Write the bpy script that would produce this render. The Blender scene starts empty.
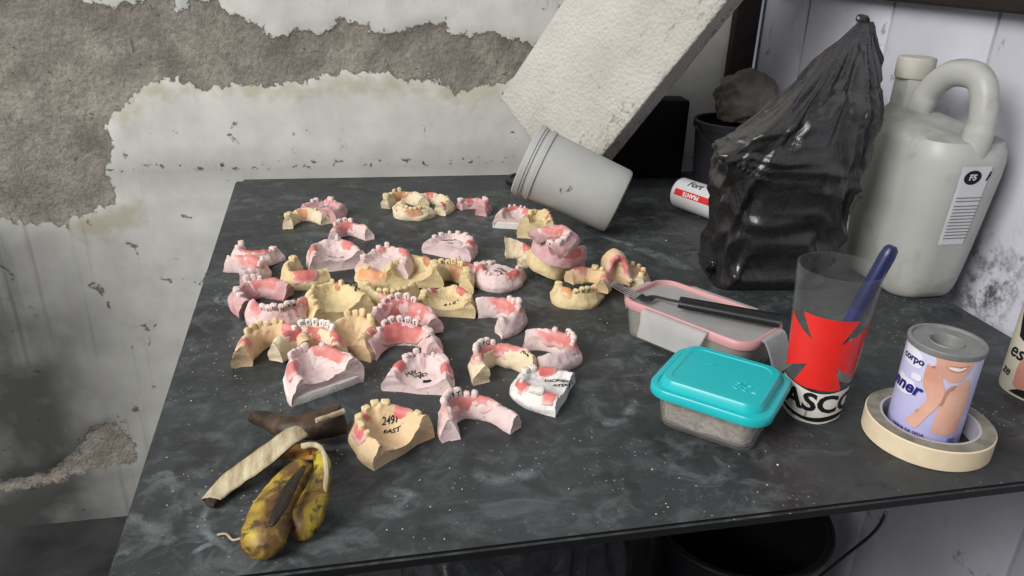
import bpy, bmesh, math, random
import numpy as np
from mathutils import Vector, Matrix, Euler, noise
from mathutils.bvhtree import BVHTree
random.seed(7)
C = bpy.context.scene.collection
PI = math.pi
R = math.radians
# ------------------------------------------------------------------ camera
TZ = 0.75                       # table top height
CZ = TZ + 0.40                  # camera height
F = 773.0
PITCH, YAW, ROLL = R(23.6), R(12.5), R(2.0)
CM = Matrix.Rotation(-YAW, 3, 'Z') @ Matrix.Rotation(PI/2-PITCH, 3, 'X') @ Matrix.Rotation(ROLL, 3, 'Z')
cam = bpy.data.cameras.new('camera')
cam.sensor_width = 36.0
cam.lens = F / 1024 * 36
cam.clip_start = 0.02
camo = bpy.data.objects.new('camera', cam)
camo.matrix_world = Matrix.Translation((0, 0, CZ)) @ CM.to_4x4()
C.objects.link(camo)
bpy.context.scene.camera = camo

def ray(x, y):
    return CM @ Vector(((x-512)/F, -(y-288)/F, -1))
def P(x, y, dz=0.0):            # photo point -> place on the plane dz above the table top
    d = ray(x, y); k = (TZ + dz - CZ)/d.z
    return Vector((d.x*k, d.y*k, TZ+dz))
def PY(x, y, Y):                # photo point -> place on the plane Y
    d = ray(x, y); k = Y/d.y
    return Vector((d.x*k, Y, CZ + d.z*k))
c0, s0 = math.cos(R(23.5)), math.sin(R(23.5))
def O(X, Y, h):                 # first survey frame -> place, h above the table top
    z = h-.4; dd = Y*c0 - z*s0; uu = Y*s0 + z*c0
    return P(512+F*X/dd, 288-F*uu/dd, h)

# ------------------------------------------------------------------ materials
def srgb(r, g, b):
    f = lambda c: (c/255/12.92 if c/255 <= .04045 else ((c/255+.055)/1.055)**2.4)
    return (f(r), f(g), f(b), 1)
class NT:
    def __init__(s, name):
        s.m = bpy.data.materials.new(name); s.m.use_nodes = True
        s.t = s.m.node_tree; s.t.nodes.clear()
        s.out = s.n('ShaderNodeOutputMaterial')
        s._co = None
    def n(s, typ, **kw):
        nd = s.t.nodes.new(typ)
        for k, v in kw.items(): setattr(nd, k, v)
        return nd
    def l(s, a, b): s.t.links.new(a, b)
    def put(s, sock, v):
        if isinstance(v, bpy.types.NodeSocket): s.l(v, sock)
        else: sock.default_value = v
    def co(s, scale=(1, 1, 1), kind='Object', rot=(0, 0, 0)):
        if s._co is None: s._co = s.n('ShaderNodeTexCoord')
        mp = s.n('ShaderNodeMapping'); s.l(s._co.outputs[kind], mp.inputs[0])
        mp.inputs['Scale'].default_value = scale; mp.inputs['Rotation'].default_value = rot
        return mp.outputs[0]
    def noise(s, scale, detail=4, rough=.55, vec=None, dist=0):
        nd = s.n('ShaderNodeTexNoise'); s.l(vec or s.co(), nd.inputs['Vector'])
        nd.inputs['Scale'].default_value = scale; nd.inputs['Detail'].default_value = detail
        nd.inputs['Roughness'].default_value = rough; nd.inputs['Distortion'].default_value = dist
        return nd.outputs['Fac']
    def vor(s, scale, vec=None, feature='F1', out='Distance'):
        nd = s.n('ShaderNodeTexVoronoi'); nd.feature = feature; s.l(vec or s.co(), nd.inputs['Vector'])
        nd.inputs['Scale'].default_value = scale
        return nd.outputs[out]
    def ramp(s, fac, *stops):
        nd = s.n('ShaderNodeValToRGB'); s.put(nd.inputs[0], fac)
        e = nd.color_ramp.elements
        while len(e) < len(stops): e.new(.5)
        for i, (p, c) in enumerate(stops):
            e[i].position = p; e[i].color = c if hasattr(c, '__len__') else (c, c, c, 1)
        return nd.outputs[0]
    def mix(s, fac, a, b, mode='MIX'):
        nd = s.n('ShaderNodeMix', data_type='RGBA', blend_type=mode)
        s.put(nd.inputs[0], fac); s.put(nd.inputs[6], a); s.put(nd.inputs[7], b)
        return nd.outputs[2]
    def math(s, op, a, b=0.0, clamp=False):
        nd = s.n('ShaderNodeMath', operation=op); nd.use_clamp = clamp
        s.put(nd.inputs[0], a); s.put(nd.inputs[1], b)
        return nd.outputs[0]
    def attr(s, name):
        return s.n('ShaderNodeAttribute', attribute_name=name).outputs['Fac']
    def bump(s, h, strength=.4, dist=.002, prev=None):
        nd = s.n('ShaderNodeBump'); s.put(nd.inputs['Height'], h)
        nd.inputs['Strength'].default_value = strength; nd.inputs['Distance'].default_value = dist
        if prev: s.l(prev, nd.inputs['Normal'])
        return nd.outputs[0]
    def bsdf(s, col, rough=.6, spec=.4, bump=None, metal=0, finish=True, **kw):
        p = s.n('ShaderNodeBsdfPrincipled')
        s.put(p.inputs['Base Color'], col); s.put(p.inputs['Roughness'], rough)
        p.inputs['Specular IOR Level'].default_value = spec; p.inputs['Metallic'].default_value = metal
        for k, v in kw.items(): s.put(p.inputs[k.replace('_', ' ')], v)
        if bump: s.l(bump, p.inputs['Normal'])
        if finish: s.l(p.outputs[0], s.out.inputs[0])
        return p.outputs[0]
def plain(name, col, rough=.5, spec=.4, metal=0, var=.08, scale=60, bstr=.1):
    m = NT(name); n = m.noise(scale)
    c = m.mix(1.0, col, m.ramp(n, (.3, 1-var), (.7, 1.0)), 'MULTIPLY')
    m.bsdf(c, rough, spec, m.bump(n, bstr, .0006), metal); return m.m
def sheer(name, col, alpha, rough=.25, spec=.5):
    """thin see-through plastic: part clear, part coloured, with a fresnel sheen"""
    m = NT(name); n = m.noise(45)
    tr = m.n('ShaderNodeBsdfTransparent'); tr.inputs[0].default_value = (.95, .95, .95, 1)
    d = m.bsdf(m.mix(1.0, col, m.ramp(n, (.3, .88), (.7, 1.0)), 'MULTIPLY'), rough, spec, None, 0, False)
    lw = m.n('ShaderNodeLayerWeight'); lw.inputs[0].default_value = .35
    fac = m.math('ADD', m.math('MULTIPLY', m.math('POWER', lw.outputs['Facing'], 3.0), .30), alpha, True)
    mx = m.n('ShaderNodeMixShader'); m.l(fac, mx.inputs[0]); m.l(tr.outputs[0], mx.inputs[1]); m.l(d, mx.inputs[2])
    m.l(mx.outputs[0], m.out.inputs[0]); return m.m
def plaster(name, col, tint, amt=.5):
    m = NT(name); n = m.noise(70, 5); n2 = m.noise(400, 3)
    c = m.mix(m.ramp(n, (.42, 0), (.66, amt)), col, tint)
    c = m.mix(m.ramp(m.noise(230, 2), (.64, 0), (.74, .55)), c, srgb(140, 112, 102))
    m.bsdf(c, .82, .2, m.bump(n2, .6, .0009, m.bump(m.noise(140, 4), .5, .0016))); return m.m
M = {}
M['pinkplaster'] = plaster('pink_plaster', srgb(218, 190, 187), srgb(220, 168, 166), .6)
M['palepink'] = plaster('pale_pink_plaster', srgb(220, 200, 196), srgb(222, 188, 186), .55)
M['roseplaster'] = plaster('rose_plaster', srgb(202, 170, 169), srgb(196, 138, 138), .8)
M['cream'] = plaster('cream_plaster', srgb(216, 198, 156), srgb(208, 180, 128), .7)
M['ivory'] = plaster('ivory_plaster', srgb(222, 208, 178), srgb(220, 196, 160), .6)
M['beige'] = plaster('beige_plaster', srgb(216, 189, 150), srgb(222, 186, 148), .6)
M['whiteplaster'] = plaster('white_plaster', srgb(224, 220, 216), srgb(216, 206, 202), .5)
def waxmat(name, a, b, edge=srgb(228, 190, 184)):
    m = NT(name); n = m.noise(90, 4)
    c = m.mix(m.ramp(n, (.35, 0), (.68, 1)), a, b)
    e = m.math('ADD', m.attr('feather'), m.math('MULTIPLY', m.math('SUBTRACT', m.noise(130, 4), .5), .9))
    c = m.mix(m.ramp(e, (.15, 0), (.75, 1)), edge, c)
    m.bsdf(c, .5, .4, m.bump(m.noise(220, 3), .25, .0007, m.bump(n, .3, .0012))); return m.m
M['wax'] = waxmat('pink_wax', srgb(200, 100, 97), srgb(208, 132, 125))
M['palewax'] = waxmat('pale_pink_wax', srgb(210, 138, 131), srgb(200, 112, 108))
M['brownwax'] = waxmat('brown_wax', srgb(176, 112, 82), srgb(205, 158, 118), srgb(222, 192, 148))
M['orangewax'] = waxmat('orange_wax', srgb(216, 156, 96), srgb(222, 150, 124), srgb(226, 200, 150))
M['ink'] = plain('black_ink', (.012, .012, .014, 1), .6, .2)
M['toothpink'] = plaster('pale_tooth', srgb(224, 203, 197), srgb(222, 188, 184), .5)
M['toothcream'] = plaster('cream_tooth', srgb(222, 203, 158), srgb(218, 188, 136), .6)
M['toothwhite'] = plaster('white_tooth', srgb(226, 220, 210), srgb(220, 212, 204), .4)

# ------------------------------------------------------------------ mesh helpers
def link(name, bm, mat, parent=None, sharp=38, mats=None):
    me = bpy.data.meshes.new(name)
    bmesh.ops.recalc_face_normals(bm, faces=bm.faces)
    bm.to_mesh(me); bm.free()
    me.polygons.foreach_set('use_smooth', [True]*len(me.polygons))
    if sharp: me.set_sharp_from_angle(angle=R(sharp))
    for mm in (mats or [mat]): me.materials.append(mm)
    o = bpy.data.objects.new(name, me); C.objects.link(o)
    if parent: o.parent = parent
    return o
def tag(o, label, cat, group=None, kind=None):
    o['label'] = label; o['category'] = cat
    if group: o['group'] = group
    if kind: o['kind'] = kind
    return o
def thing(name, label, cat, loc=(0, 0, 0), rot=(0, 0, 0), group=None):
    o = bpy.data.objects.new(name, None); o.empty_display_size = .02
    o.location = loc; o.rotation_euler = rot; C.objects.link(o)
    return tag(o, label, cat, group)
def struct(name, bm, mat, **kw):
    o = link(name, bm, mat, **kw); o['kind'] = 'structure'
    o['label'] = kw.get('label', name.replace('_', ' ')); return o
def loft(rings, cap=True, bm=None, closed=True):
    bm = bm or bmesh.new()
    V = [[bm.verts.new(p) for p in r] for r in rings]
    n = len(V[0])
    for a, b in zip(V, V[1:]):
        for j in range(n if closed else n-1):
            k = (j+1) % n
            bm.faces.new((a[j], a[k], b[k], b[j]))
    if cap:
        bm.faces.new(V[0]); bm.faces.new(V[-1][::-1])
    return bm
def lathe(prof, seg=48, bm=None, cap=True):
    rings = [[Vector((r*math.cos(2*PI*i/seg), r*math.sin(2*PI*i/seg), z)) for i in range(seg)] for r, z in prof]
    return loft(rings, cap, bm)
def frames(pts):
    out = []; up = None
    for i, p in enumerate(pts):
        t = (pts[min(i+1, len(pts)-1)] - pts[max(i-1, 0)]).normalized()
        if up is None: up = Vector((0, 0, 1)) if abs(t.z) < .9 else Vector((0, 1, 0))
        s = t.cross(up).normalized(); up = s.cross(t).normalized()
        out.append((t, s, up))
    return out
def tube(pts, rad, seg=12, bm=None, flat=1.0):
    pts = [Vector(p) for p in pts]
    if not hasattr(rad, '__len__'): rad = [rad]*len(pts)
    rings = []
    for p, r, (t, s, u) in zip(pts, rad, frames(pts)):
        rings.append([p + s*(r*math.cos(2*PI*k/seg)) + u*(r*flat*math.sin(2*PI*k/seg)) for k in range(seg)])
    return loft(rings, True, bm)
def smoothpts(pts, n=8):
    pts = [Vector(p) for p in pts]; out = []
    for i in range(len(pts)-1):
        p0, p1, p2, p3 = pts[max(i-1, 0)], pts[i], pts[i+1], pts[min(i+2, len(pts)-1)]
        for k in range(n):
            t = k/n
            out.append(.5*((2*p1) + (p2-p0)*t + (2*p0-5*p1+4*p2-p3)*t*t + (3*p1-p0-3*p2+p3)*t**3))
    out.append(pts[-1]); return out
def rbox(sx, sy, sz, bev=.003, seg=3, center=(0, 0, 0), bm=None):
    b = bmesh.new(); bmesh.ops.create_cube(b, size=1)
    for v in b.verts: v.co = Vector((v.co.x*sx, v.co.y*sy, v.co.z*sz)) + Vector(center)
    if bev: bmesh.ops.bevel(b, geom=b.edges[:], offset=bev, segments=seg, profile=.5, affect='EDGES')
    if bm is None: return b
    tmp = bpy.data.meshes.new('t'); b.to_mesh(tmp); b.free(); bm.from_mesh(tmp); bpy.data.meshes.remove(tmp)
    return bm
def rrect(hx, hy, r, z, n=6, c=(0, 0)):
    out = []
    for cx, cy, a0 in ((hx-r, hy-r, 0), (-hx+r, hy-r, 90), (-hx+r, -hy+r, 180), (hx-r, -hy+r, 270)):
        for k in range(n+1):
            a = R(a0 + 90*k/n)
            out.append(Vector((c[0]+cx+r*math.cos(a), c[1]+cy+r*math.sin(a), z)))
    return out
def nz(p, s=1.0): return noise.noise(Vector(p)*s)
def jitter(bm, amp, freq, keepz=None):
    for v in bm.verts:
        if keepz is not None and v.co.z < keepz: continue
        q = v.co*freq
        v.co += Vector((noise.noise(q), noise.noise(q+Vector((31, 7, 5))), noise.noise(q+Vector((3, 71, 9)))))*amp
_tc = {}
def text_bm(s, size, step=None, bold=0.0, shear=0.0):
    """flat lettering centred on the origin in XY"""
    cu = bpy.data.curves.new('t', 'FONT'); cu.body = s; cu.size = size; cu.align_x = 'CENTER'; cu.align_y = 'CENTER'
    cu.offset = bold; cu.shear = shear; cu.resolution_u = 3
    o = bpy.data.objects.new('t', cu); C.objects.link(o)
    dg = bpy.context.evaluated_depsgraph_get(); dg.update()
    me = bpy.data.meshes.new_from_object(o.evaluated_get(dg))
    bpy.data.objects.remove(o); bpy.data.curves.remove(cu)
    bm = bmesh.new(); bm.from_mesh(me); bpy.data.meshes.remove(me)
    if step: slice_bm(bm, step)
    return bm
def slice_bm(bm, step, axis=0):
    if not bm.verts: return
    lo = min(v.co[axis] for v in bm.verts); hi = max(v.co[axis] for v in bm.verts)
    n = Vector((0, 0, 0)); n[axis] = 1
    x = lo + step
    while x < hi:
        c = Vector((0, 0, 0)); c[axis] = x
        bmesh.ops.bisect_plane(bm, geom=bm.verts[:]+bm.edges[:]+bm.faces[:], plane_co=c, plane_no=n); x += step
def poly_bm(pts, step=None):
    bm = bmesh.new(); f = bm.faces.new([bm.verts.new((p[0], p[1], 0)) for p in pts])
    bmesh.ops.triangulate(bm, faces=[f])
    if step: slice_bm(bm, step)
    return bm
def wrap(bm, rfun, a0, off):
    """lay XY lettering onto an upright round wall: x along the girth (seen from outside), y up"""
    for v in bm.verts:
        r = rfun(v.co.y) + off
        a = a0 + v.co.x/rfun(v.co.y)
        v.co = Vector((r*math.cos(a), r*math.sin(a), v.co.y))
    return bm
def shift(bm, x, y):
    for v in bm.verts: v.co.x += x; v.co.y += y
    return bm
# ------------------------------------------------------------------ the setting
WY = 1.472                                   # back wall
CX = 0.806                                   # corner of the two walls
WS = 0.0                                   # right wall drifts outward towards the viewer
def wallx(y): return CX + WS*(WY - y)
def sdf(px, pz, poly):
    poly = np.array(poly); d = np.full(px.shape, 1e9); inside = np.zeros(px.shape, bool)
    n = len(poly)
    for i in range(n):
        a, b = poly[i], poly[(i+1) % n]
        e = b-a; wx, wz = px-a[0], pz-a[1]
        t = np.clip((wx*e[0]+wz*e[1])/max(e@e, 1e-12), 0, 1)
        d = np.minimum(d, np.hypot(wx-e[0]*t, wz-e[1]*t))
        c = ((a[1] > pz) != (b[1] > pz))
        with np.errstate(divide='ignore', invalid='ignore'):
            xi = (b[0]-a[0])*(pz-a[1])/(b[1]-a[1]) + a[0]
        inside ^= c & (px < xi)
    return np.where(inside, -d, d)
def wp(pts): return [(lambda q: (q.x, q.z))(PY(x, y, WY)) for x, y in pts]
cement = wp([(-260, -110), (60, -110), (83, 0), (115, 8), (140, 2), (152, -14), (172, -12), (176, 11), (184, 6), (192, 0), (215, 0),
    (230, 15), (262, 25), (270, 38), (290, 40), (292, 28), (322, 34), (335, 24), (345, 18), (365, 27), (378, 33), (405, 30), (425, 23),
    (445, 25), (458, 36), (471, 35), (498, 33), (528, 45), (600, 40), (600, 85), (504, 81), (481, 87), (458, 96), (442, 83), (430, 77), (415, 83),
    (396, 78), (389, 70), (366, 74), (333, 73), (320, 79), (300, 84), (267, 85), (233, 85), (200, 90), (175, 77), (146, 83), (117, 112),
    (106, 125), (112, 150), (106, 171), (117, 200), (100, 208), (71, 217), (67, 231), (54, 225), (0, 221), (-260, 225)])
cement2 = wp([(-200, 500), (0, 470), (40, 462), (64, 440), (80, 420), (118, 410), (150, 440), (150, 470), (100, 480), (50, 496), (0, 505), (-200, 530)])
tan = wp([(300, 84), (330, 78), (400, 78), (500, 84), (500, 98), (460, 104), (430, 92), (390, 94), (340, 92), (300, 96), (180, 92), (150, 100), (120, 122), (112, 116), (140, 84)])
tan2 = wp([(70, 222), (118, 204), (140, 205), (142, 220), (110, 232), (105, 240), (80, 238)])
x0, x1, z0, z1, st = -2.2, CX, 0.0, 2.3, 0.0125
nx, nzz = int((x1-x0)/st)+1, int((z1-z0)/st)+1
gx, gz = np.meshgrid(np.linspace(x0, x1, nx), np.linspace(z0, z1, nzz))
gx = gx.ravel(); gz = gz.ravel()
s1 = np.minimum(sdf(gx, gz, cement), sdf(gx, gz, cement2)+.028)
s2 = np.minimum(sdf(gx, gz, tan), sdf(gx, gz, tan2))
idx = np.arange(nx*nzz).reshape(nzz, nx)
q = np.stack([idx[:-1, :-1].ravel(), idx[:-1, 1:].ravel(), idx[1:, 1:].ravel(), idx[1:, :-1].ravel()], 1)
lump = np.array([nz((a*9, 0, b*9))+.5*nz((a*30, 4, b*30)) for a, b in zip(gx, gz)])
rec = 1/(1+np.exp(s1/.004))                          # plaster has fallen away: a real recess
gy = WY + rec*(.006+.003*lump) + .0015*lump
me = bpy.data.meshes.new('wall_back')
me.from_pydata(np.stack([gx, gy, gz], 1).tolist(), [], q.tolist())
for nm, arr in (('cement', s1), ('tan', s2)):
    at = me.attributes.new(nm, 'FLOAT', 'POINT'); at.data.foreach_set('value', np.clip(arr, -.3, .3).astype(np.float32))
me.polygons.foreach_set('use_smooth', [True]*len(me.polygons))
m = NT('flaking_painted_plaster')
big = m.noise(6, 5); fine = m.noise(55, 6, .65); mid = m.noise(18, 5)
edge = m.math('ADD', m.attr('cement'), m.math('MULTIPLY', m.math('SUBTRACT', fine, .5), .05))
cmask = m.ramp(m.math('ADD', m.math('MULTIPLY', edge, 60), .5, True), (.35, 1), (.65, 0))
rim = m.ramp(m.math('ADD', m.math('MULTIPLY', edge, 60), .5, True), (.25, 0), (.45, 1), (.6, 0))
paint = m.mix(m.ramp(mid, (.35, 0), (.7, 1)), srgb(214, 213, 206), srgb(196, 195, 189))
tanm = m.math('ADD', m.attr('tan'), m.math('MULTIPLY', m.math('SUBTRACT', m.noise(40, 5), .5), .07))
paint = m.mix(m.ramp(m.math('ADD', m.math('MULTIPLY', tanm, 25), .5, True), (.2, .6), (.8, 0)), paint, srgb(178, 168, 140))
sepz = m.n('ShaderNodeSeparateXYZ'); m.l(m.co(), sepz.inputs[0])
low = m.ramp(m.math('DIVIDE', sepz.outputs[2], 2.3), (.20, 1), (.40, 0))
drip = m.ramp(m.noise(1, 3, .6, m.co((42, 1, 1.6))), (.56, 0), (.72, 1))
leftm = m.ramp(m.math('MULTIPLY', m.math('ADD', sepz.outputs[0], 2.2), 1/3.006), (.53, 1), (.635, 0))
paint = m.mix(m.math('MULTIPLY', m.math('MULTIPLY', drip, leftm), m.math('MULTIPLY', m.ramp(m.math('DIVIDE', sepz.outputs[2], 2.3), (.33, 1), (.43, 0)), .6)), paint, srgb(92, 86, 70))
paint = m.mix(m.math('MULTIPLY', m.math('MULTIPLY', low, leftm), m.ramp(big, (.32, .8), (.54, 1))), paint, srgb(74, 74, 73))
# dirty upper coat with rough vertical scratches
up = m.ramp(m.math('DIVIDE', sepz.outputs[2], 2.3), (.455, 0), (.47, 1))
scr = m.ramp(m.noise(1, 4, .7, m.co((120, 1, 14))), (.55, 0), (.66, 1))
paint = m.mix(m.math('MULTIPLY', m.math('MULTIPLY', up, scr), .55), paint, srgb(120, 114, 104))
spk = m.math('MULTIPLY', m.ramp(m.noise(26, 3, .5, None, .6), (.67, 0), (.7, 1)), m.ramp(m.noise(90, 3), (.45, 0), (.55, 1)))
paint = m.mix(m.math('MULTIPLY', spk, .75), paint, srgb(62, 58, 52))
# mould flecks in the band just over the table edge
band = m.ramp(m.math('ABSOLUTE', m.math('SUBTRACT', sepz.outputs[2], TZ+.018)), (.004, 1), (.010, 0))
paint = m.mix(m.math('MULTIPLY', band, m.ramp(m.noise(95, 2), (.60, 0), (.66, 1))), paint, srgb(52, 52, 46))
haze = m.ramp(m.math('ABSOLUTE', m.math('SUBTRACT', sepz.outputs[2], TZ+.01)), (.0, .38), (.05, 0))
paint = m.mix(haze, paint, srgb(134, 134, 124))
cem = m.mix(m.ramp(mid, (.3, 0), (.7, 1)), srgb(128, 122, 113), srgb(160, 154, 145))
cem = m.mix(m.ramp(m.noise(9, 6, .7), (.5, 0), (.7, .8)), cem, srgb(176, 168, 155))
cem = m.mix(m.ramp(m.noise(30, 5, .7, None, 2.5), (.60, 0), (.66, .7)), cem, srgb(86, 80, 72))
cem = m.mix(m.ramp(m.noise(160, 3), (.35, .35), (.6, 0)), cem, srgb(98, 92, 82))
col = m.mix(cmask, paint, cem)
col = m.mix(m.math('MULTIPLY', rim, .75), col, srgb(88, 82, 72))
hgt = m.math('ADD', m.math('MULTIPLY', cmask, -1.0), m.math('MULTIPLY', m.math('MULTIPLY', m.noise(75, 6, .7), cmask), 1.6))
b1 = m.bump(hgt, .7, .005)
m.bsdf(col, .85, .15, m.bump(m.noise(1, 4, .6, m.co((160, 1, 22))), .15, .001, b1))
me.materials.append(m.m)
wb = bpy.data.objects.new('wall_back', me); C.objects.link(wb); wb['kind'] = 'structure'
# nail hole in the back wall
# right wall: tall white boards
m = NT('white_stained_boards')
g = m.noise(1, 5, .6, m.co((5, 5, 1.2), 'UV')); mid = m.noise(5, 5, .6)
c = m.mix(m.ramp(mid, (.35, 0), (.7, 1)), srgb(205, 204, 214), srgb(184, 184, 194))
c = m.mix(m.math('MULTIPLY', m.ramp(m.noise(14, 4, .6, m.co((1, 1, .45)), 1), (.6, 0), (.72, 1)), .55), c, srgb(120, 118, 118))
c = m.mix(m.math('MULTIPLY', m.ramp(m.noise(24, 3, .6), (.68, 0), (.74, 1)), .6), c, srgb(90, 86, 82))
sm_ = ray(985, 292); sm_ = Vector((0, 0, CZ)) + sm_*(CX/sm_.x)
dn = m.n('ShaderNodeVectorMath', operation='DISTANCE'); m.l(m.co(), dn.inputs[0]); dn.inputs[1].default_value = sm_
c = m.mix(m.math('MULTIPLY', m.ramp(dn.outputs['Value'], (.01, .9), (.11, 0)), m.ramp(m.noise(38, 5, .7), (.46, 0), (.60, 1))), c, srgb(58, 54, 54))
m.bsdf(c, .6, .3, m.bump(m.noise(1, 4, .6, m.co((60, 60, 3))), .2, .001))
boards = m.m
bm = bmesh.new()
wdir = Vector((WS, -1, 0)).normalized(); wn = Vector((-wdir.y, wdir.x, 0)); wn = wn if wn.x > 0 else -wn
e0 = Vector((CX, WY, 0))
def seam_at(x, y):                        # where on the right wall a photo point falls, as distance from the corner
    d = ray(x, y); o = Vector((0, 0, CZ)); k = (e0-o).dot(wn)/d.dot(wn); return (o+d*k-e0).dot(wdir)
cuts = [0.0] + sorted([seam_at(806, 20), seam_at(893, 5), seam_at(990, 45)]) + [seam_at(990, 45)+.26, 1.7]
for a, b in zip(cuts, cuts[1:]):
    p = e0 + wdir*((a+b)/2) + wn*.012
    t = rbox(b-a-.004, .02, 2.3, .003, 2)
    t.transform(Matrix.Translation(p+Vector((0, 0, 1.15))) @ Matrix.Rotation(math.atan2(wdir.y, wdir.x), 4, 'Z'))
    tm = bpy.data.meshes.new('t'); t.to_mesh(tm); bm.from_mesh(tm); t.free()
p = e0 + wdir*.85 + wn*.035
bx_ = rbox(1.7, .02, 2.3, 0); bx_.transform(Matrix.Translation(p+Vector((0, 0, 1.15))) @ Matrix.Rotation(math.atan2(wdir.y, wdir.x), 4, 'Z'))
tm = bpy.data.meshes.new('t'); bx_.to_mesh(tm); bm.from_mesh(tm)
struct('wall_right', bm, boards)
# floor
m = NT('dark_concrete'); n = m.noise(7, 5)
m.bsdf(m.mix(m.ramp(n, (.3, 0), (.7, 1)), srgb(40, 40, 42), srgb(70, 68, 68)), .8, .2, m.bump(m.noise(60), .3, .002))
bm = rbox(3.4, 4.2, .04, 0, center=(-.7, -.4, -.02)); struct('floor', bm, m.m)
# dark post in the corner and the dark rail across the right wall
wood = plain('dark_wood', srgb(40, 33, 31), .6, .3, 0, .3, 40, .3)
bm = rbox(.05, .02, 2.3, .003, center=(CX-.037, WY-.013, 1.15)); struct('trim_1', bm, wood)
d = ray(964, 9); zr = CZ + d.z*(CX-.03)/d.x
struct('trim_2', rbox(.03, 1.1, .07, .004, center=(CX-.014, .85, zr+.035)), wood)

# ------------------------------------------------------------------ table
m = NT('dusty_slate_laminate')
n1 = m.noise(7, 6, .65); n2 = m.noise(34, 7, .72, None, .8); n3 = m.noise(160, 3)
sm = m.noise(1, 6, .7, m.co((14, 22, 1), rot=(0, 0, R(-28))), .9)
c = m.mix(m.ramp(n1, (.32, 0), (.68, 1)), srgb(38, 41, 42), srgb(60, 64, 65))
c = m.mix(m.math('MULTIPLY', m.ramp(n2, (.47, 0), (.66, 1)), m.ramp(m.noise(4.5, 4), (.40, .12), (.62, .75))), c, srgb(104, 110, 110))
c = m.mix(m.math('MULTIPLY', m.ramp(sm, (.54, 0), (.70, 1)), .38), c, srgb(112, 120, 120))
c = m.mix(m.math('MULTIPLY', m.ramp(m.noise(15, 5, .65), (.55, 0), (.66, 1)), .6), c, srgb(25, 24, 23))
v = m.vor(150); c = m.mix(m.math('MULTIPLY', m.ramp(v, (.10, 1), (.16, 0)), m.ramp(m.noise(14, 3), (.46, 0), (.62, .8))), c, srgb(170, 170, 166))
geo = m.n('ShaderNodeNewGeometry')
m.bsdf(c, m.ramp(n2, (.3, .42), (.7, .66)), .40, m.bump(n3, .12, .0006, m.bump(n2, .08, .001)))
slate = m.m
TX1, TY0, TY1 = .757, .4325, 1.442
BL, FL, FR, BR = [Vector((x, y, TZ)) for x, y in ((-.203, TY1+.004), (-.176, TY0), (TX1, TY0), (TX1, TY1-.016))]
tb = thing('table', 'dark slate grey table covered with casts and kitchen clutter', 'table', ((BL.x+FR.x)/2, (FL.y+BL.y)/2, 0))
org = tb.location.copy()
bm = bmesh.new()
top = [bm.verts.new(p) for p in (BL, FL, FR, BR)]
ed = bm.faces.new(top)
bmesh.ops.bevel(bm, geom=[bm.verts[0]] if False else [top[0], top[1]], offset=.012, segments=4, affect='VERTICES')
r = bmesh.ops.extrude_face_region(bm, geom=bm.faces[:])
for v_ in [e for e in r['geom'] if isinstance(e, bmesh.types.BMVert)]: v_.co.z -= .009
bm.normal_update(); bmesh.ops.recalc_face_normals(bm, faces=bm.faces)
bmesh.ops.bevel(bm, geom=[e for e in bm.edges if abs(e.verts[0].co.z-e.verts[1].co.z) < 1e-5 and e.verts[0].co.z > TZ-.001 and e.calc_face_angle(0) > .5], offset=.0025, segments=2, affect='EDGES')
bm.normal_update()
for f_ in bm.faces:
    if abs(f_.normal.z) < .6: f_.material_index = 1
bm.transform(Matrix.Translation(-org)); link('table_top', bm, slate, tb, mats=[slate, plain('black_table_edge', srgb(20, 20, 21), .6, .3)])
legwood = plain('brown_leg_wood', srgb(74, 48, 38), .6, .3, 0, .25, 30, .3)
for p in (BL+Vector((.05, -.06, 0)), FL+Vector((.06, .07, 0)), Vector((.7125, .4725, TZ)), BR+Vector((-.05, -.06, 0))):
    link('leg', rbox(.045, .045, TZ-.018, .003, center=(p.x-org.x, p.y-org.y, (TZ-.009)/2)), legwood, tb)
m = NT('chalk_smear'); n = m.noise(60, 5, .65)
tr = m.n('ShaderNodeBsdfTransparent'); dch = m.bsdf(srgb(128, 136, 138), .8, .2, None, 0, False)
mx = m.n('ShaderNodeMixShader'); m.l(m.math('MULTIPLY', m.ramp(n, (.36, 0), (.62, .8)), m.attr('feather')), mx.inputs[0]); m.l(tr.outputs[0], mx.inputs[1]); m.l(dch, mx.inputs[2]); m.l(mx.outputs[0], m.out.inputs[0])
chalk = m.m
for pts, w_ in (([(212, 503), (203, 518), (206, 533), (224, 545), (236, 556)], .010), ([(222, 541), (205, 546), (190, 556)], .007), ([(236, 292), (226, 300), (240, 310), (262, 308)], .014), ([(226, 306), (216, 300), (222, 292)], .010),
        ([(630, 246), (650, 252), (672, 262), (690, 270)], .035), ([(600, 236), (628, 244), (652, 250)], .018), ([(640, 400), (620, 420), (600, 424)], .02), ([(380, 490), (410, 498), (400, 510), (370, 512)], .022), ([(470, 470), (500, 480), (540, 470)], .02), ([(150, 480), (165, 474), (172, 486)], .012), ([(115, 560), (135, 545)], .012), ([(330, 452), (325, 470), (330, 480)], .012)):
    pp = smoothpts([P(x, y, .0003) for x, y in pts], 8); rows = []
    for i, (p, (tn, s_, u_)) in enumerate(zip(pp, frames(pp))):
        k = w_*(.5+.5*math.sin(PI*(i+.5)/len(pp))**.5)/2*(1+.3*noise.noise(p*60)); rows.append([p + s_*(k*f) for f in (-1, -.5, 0, .5, 1)])
    bm = loft(rows, False, closed=False); fl = bm.verts.layers.float.new('feather'); bm.verts.ensure_lookup_table()
    for i in range(len(rows)):
        for j in range(5): bm.verts[i*5+j][fl] = (0, .7, 1, .7, 0)[j]*min(1, min(i, len(rows)-1-i)/4)
    for v in bm.verts: v.co -= org
    link('chalk_smear', bm, chalk, tb, sharp=None)

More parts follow.
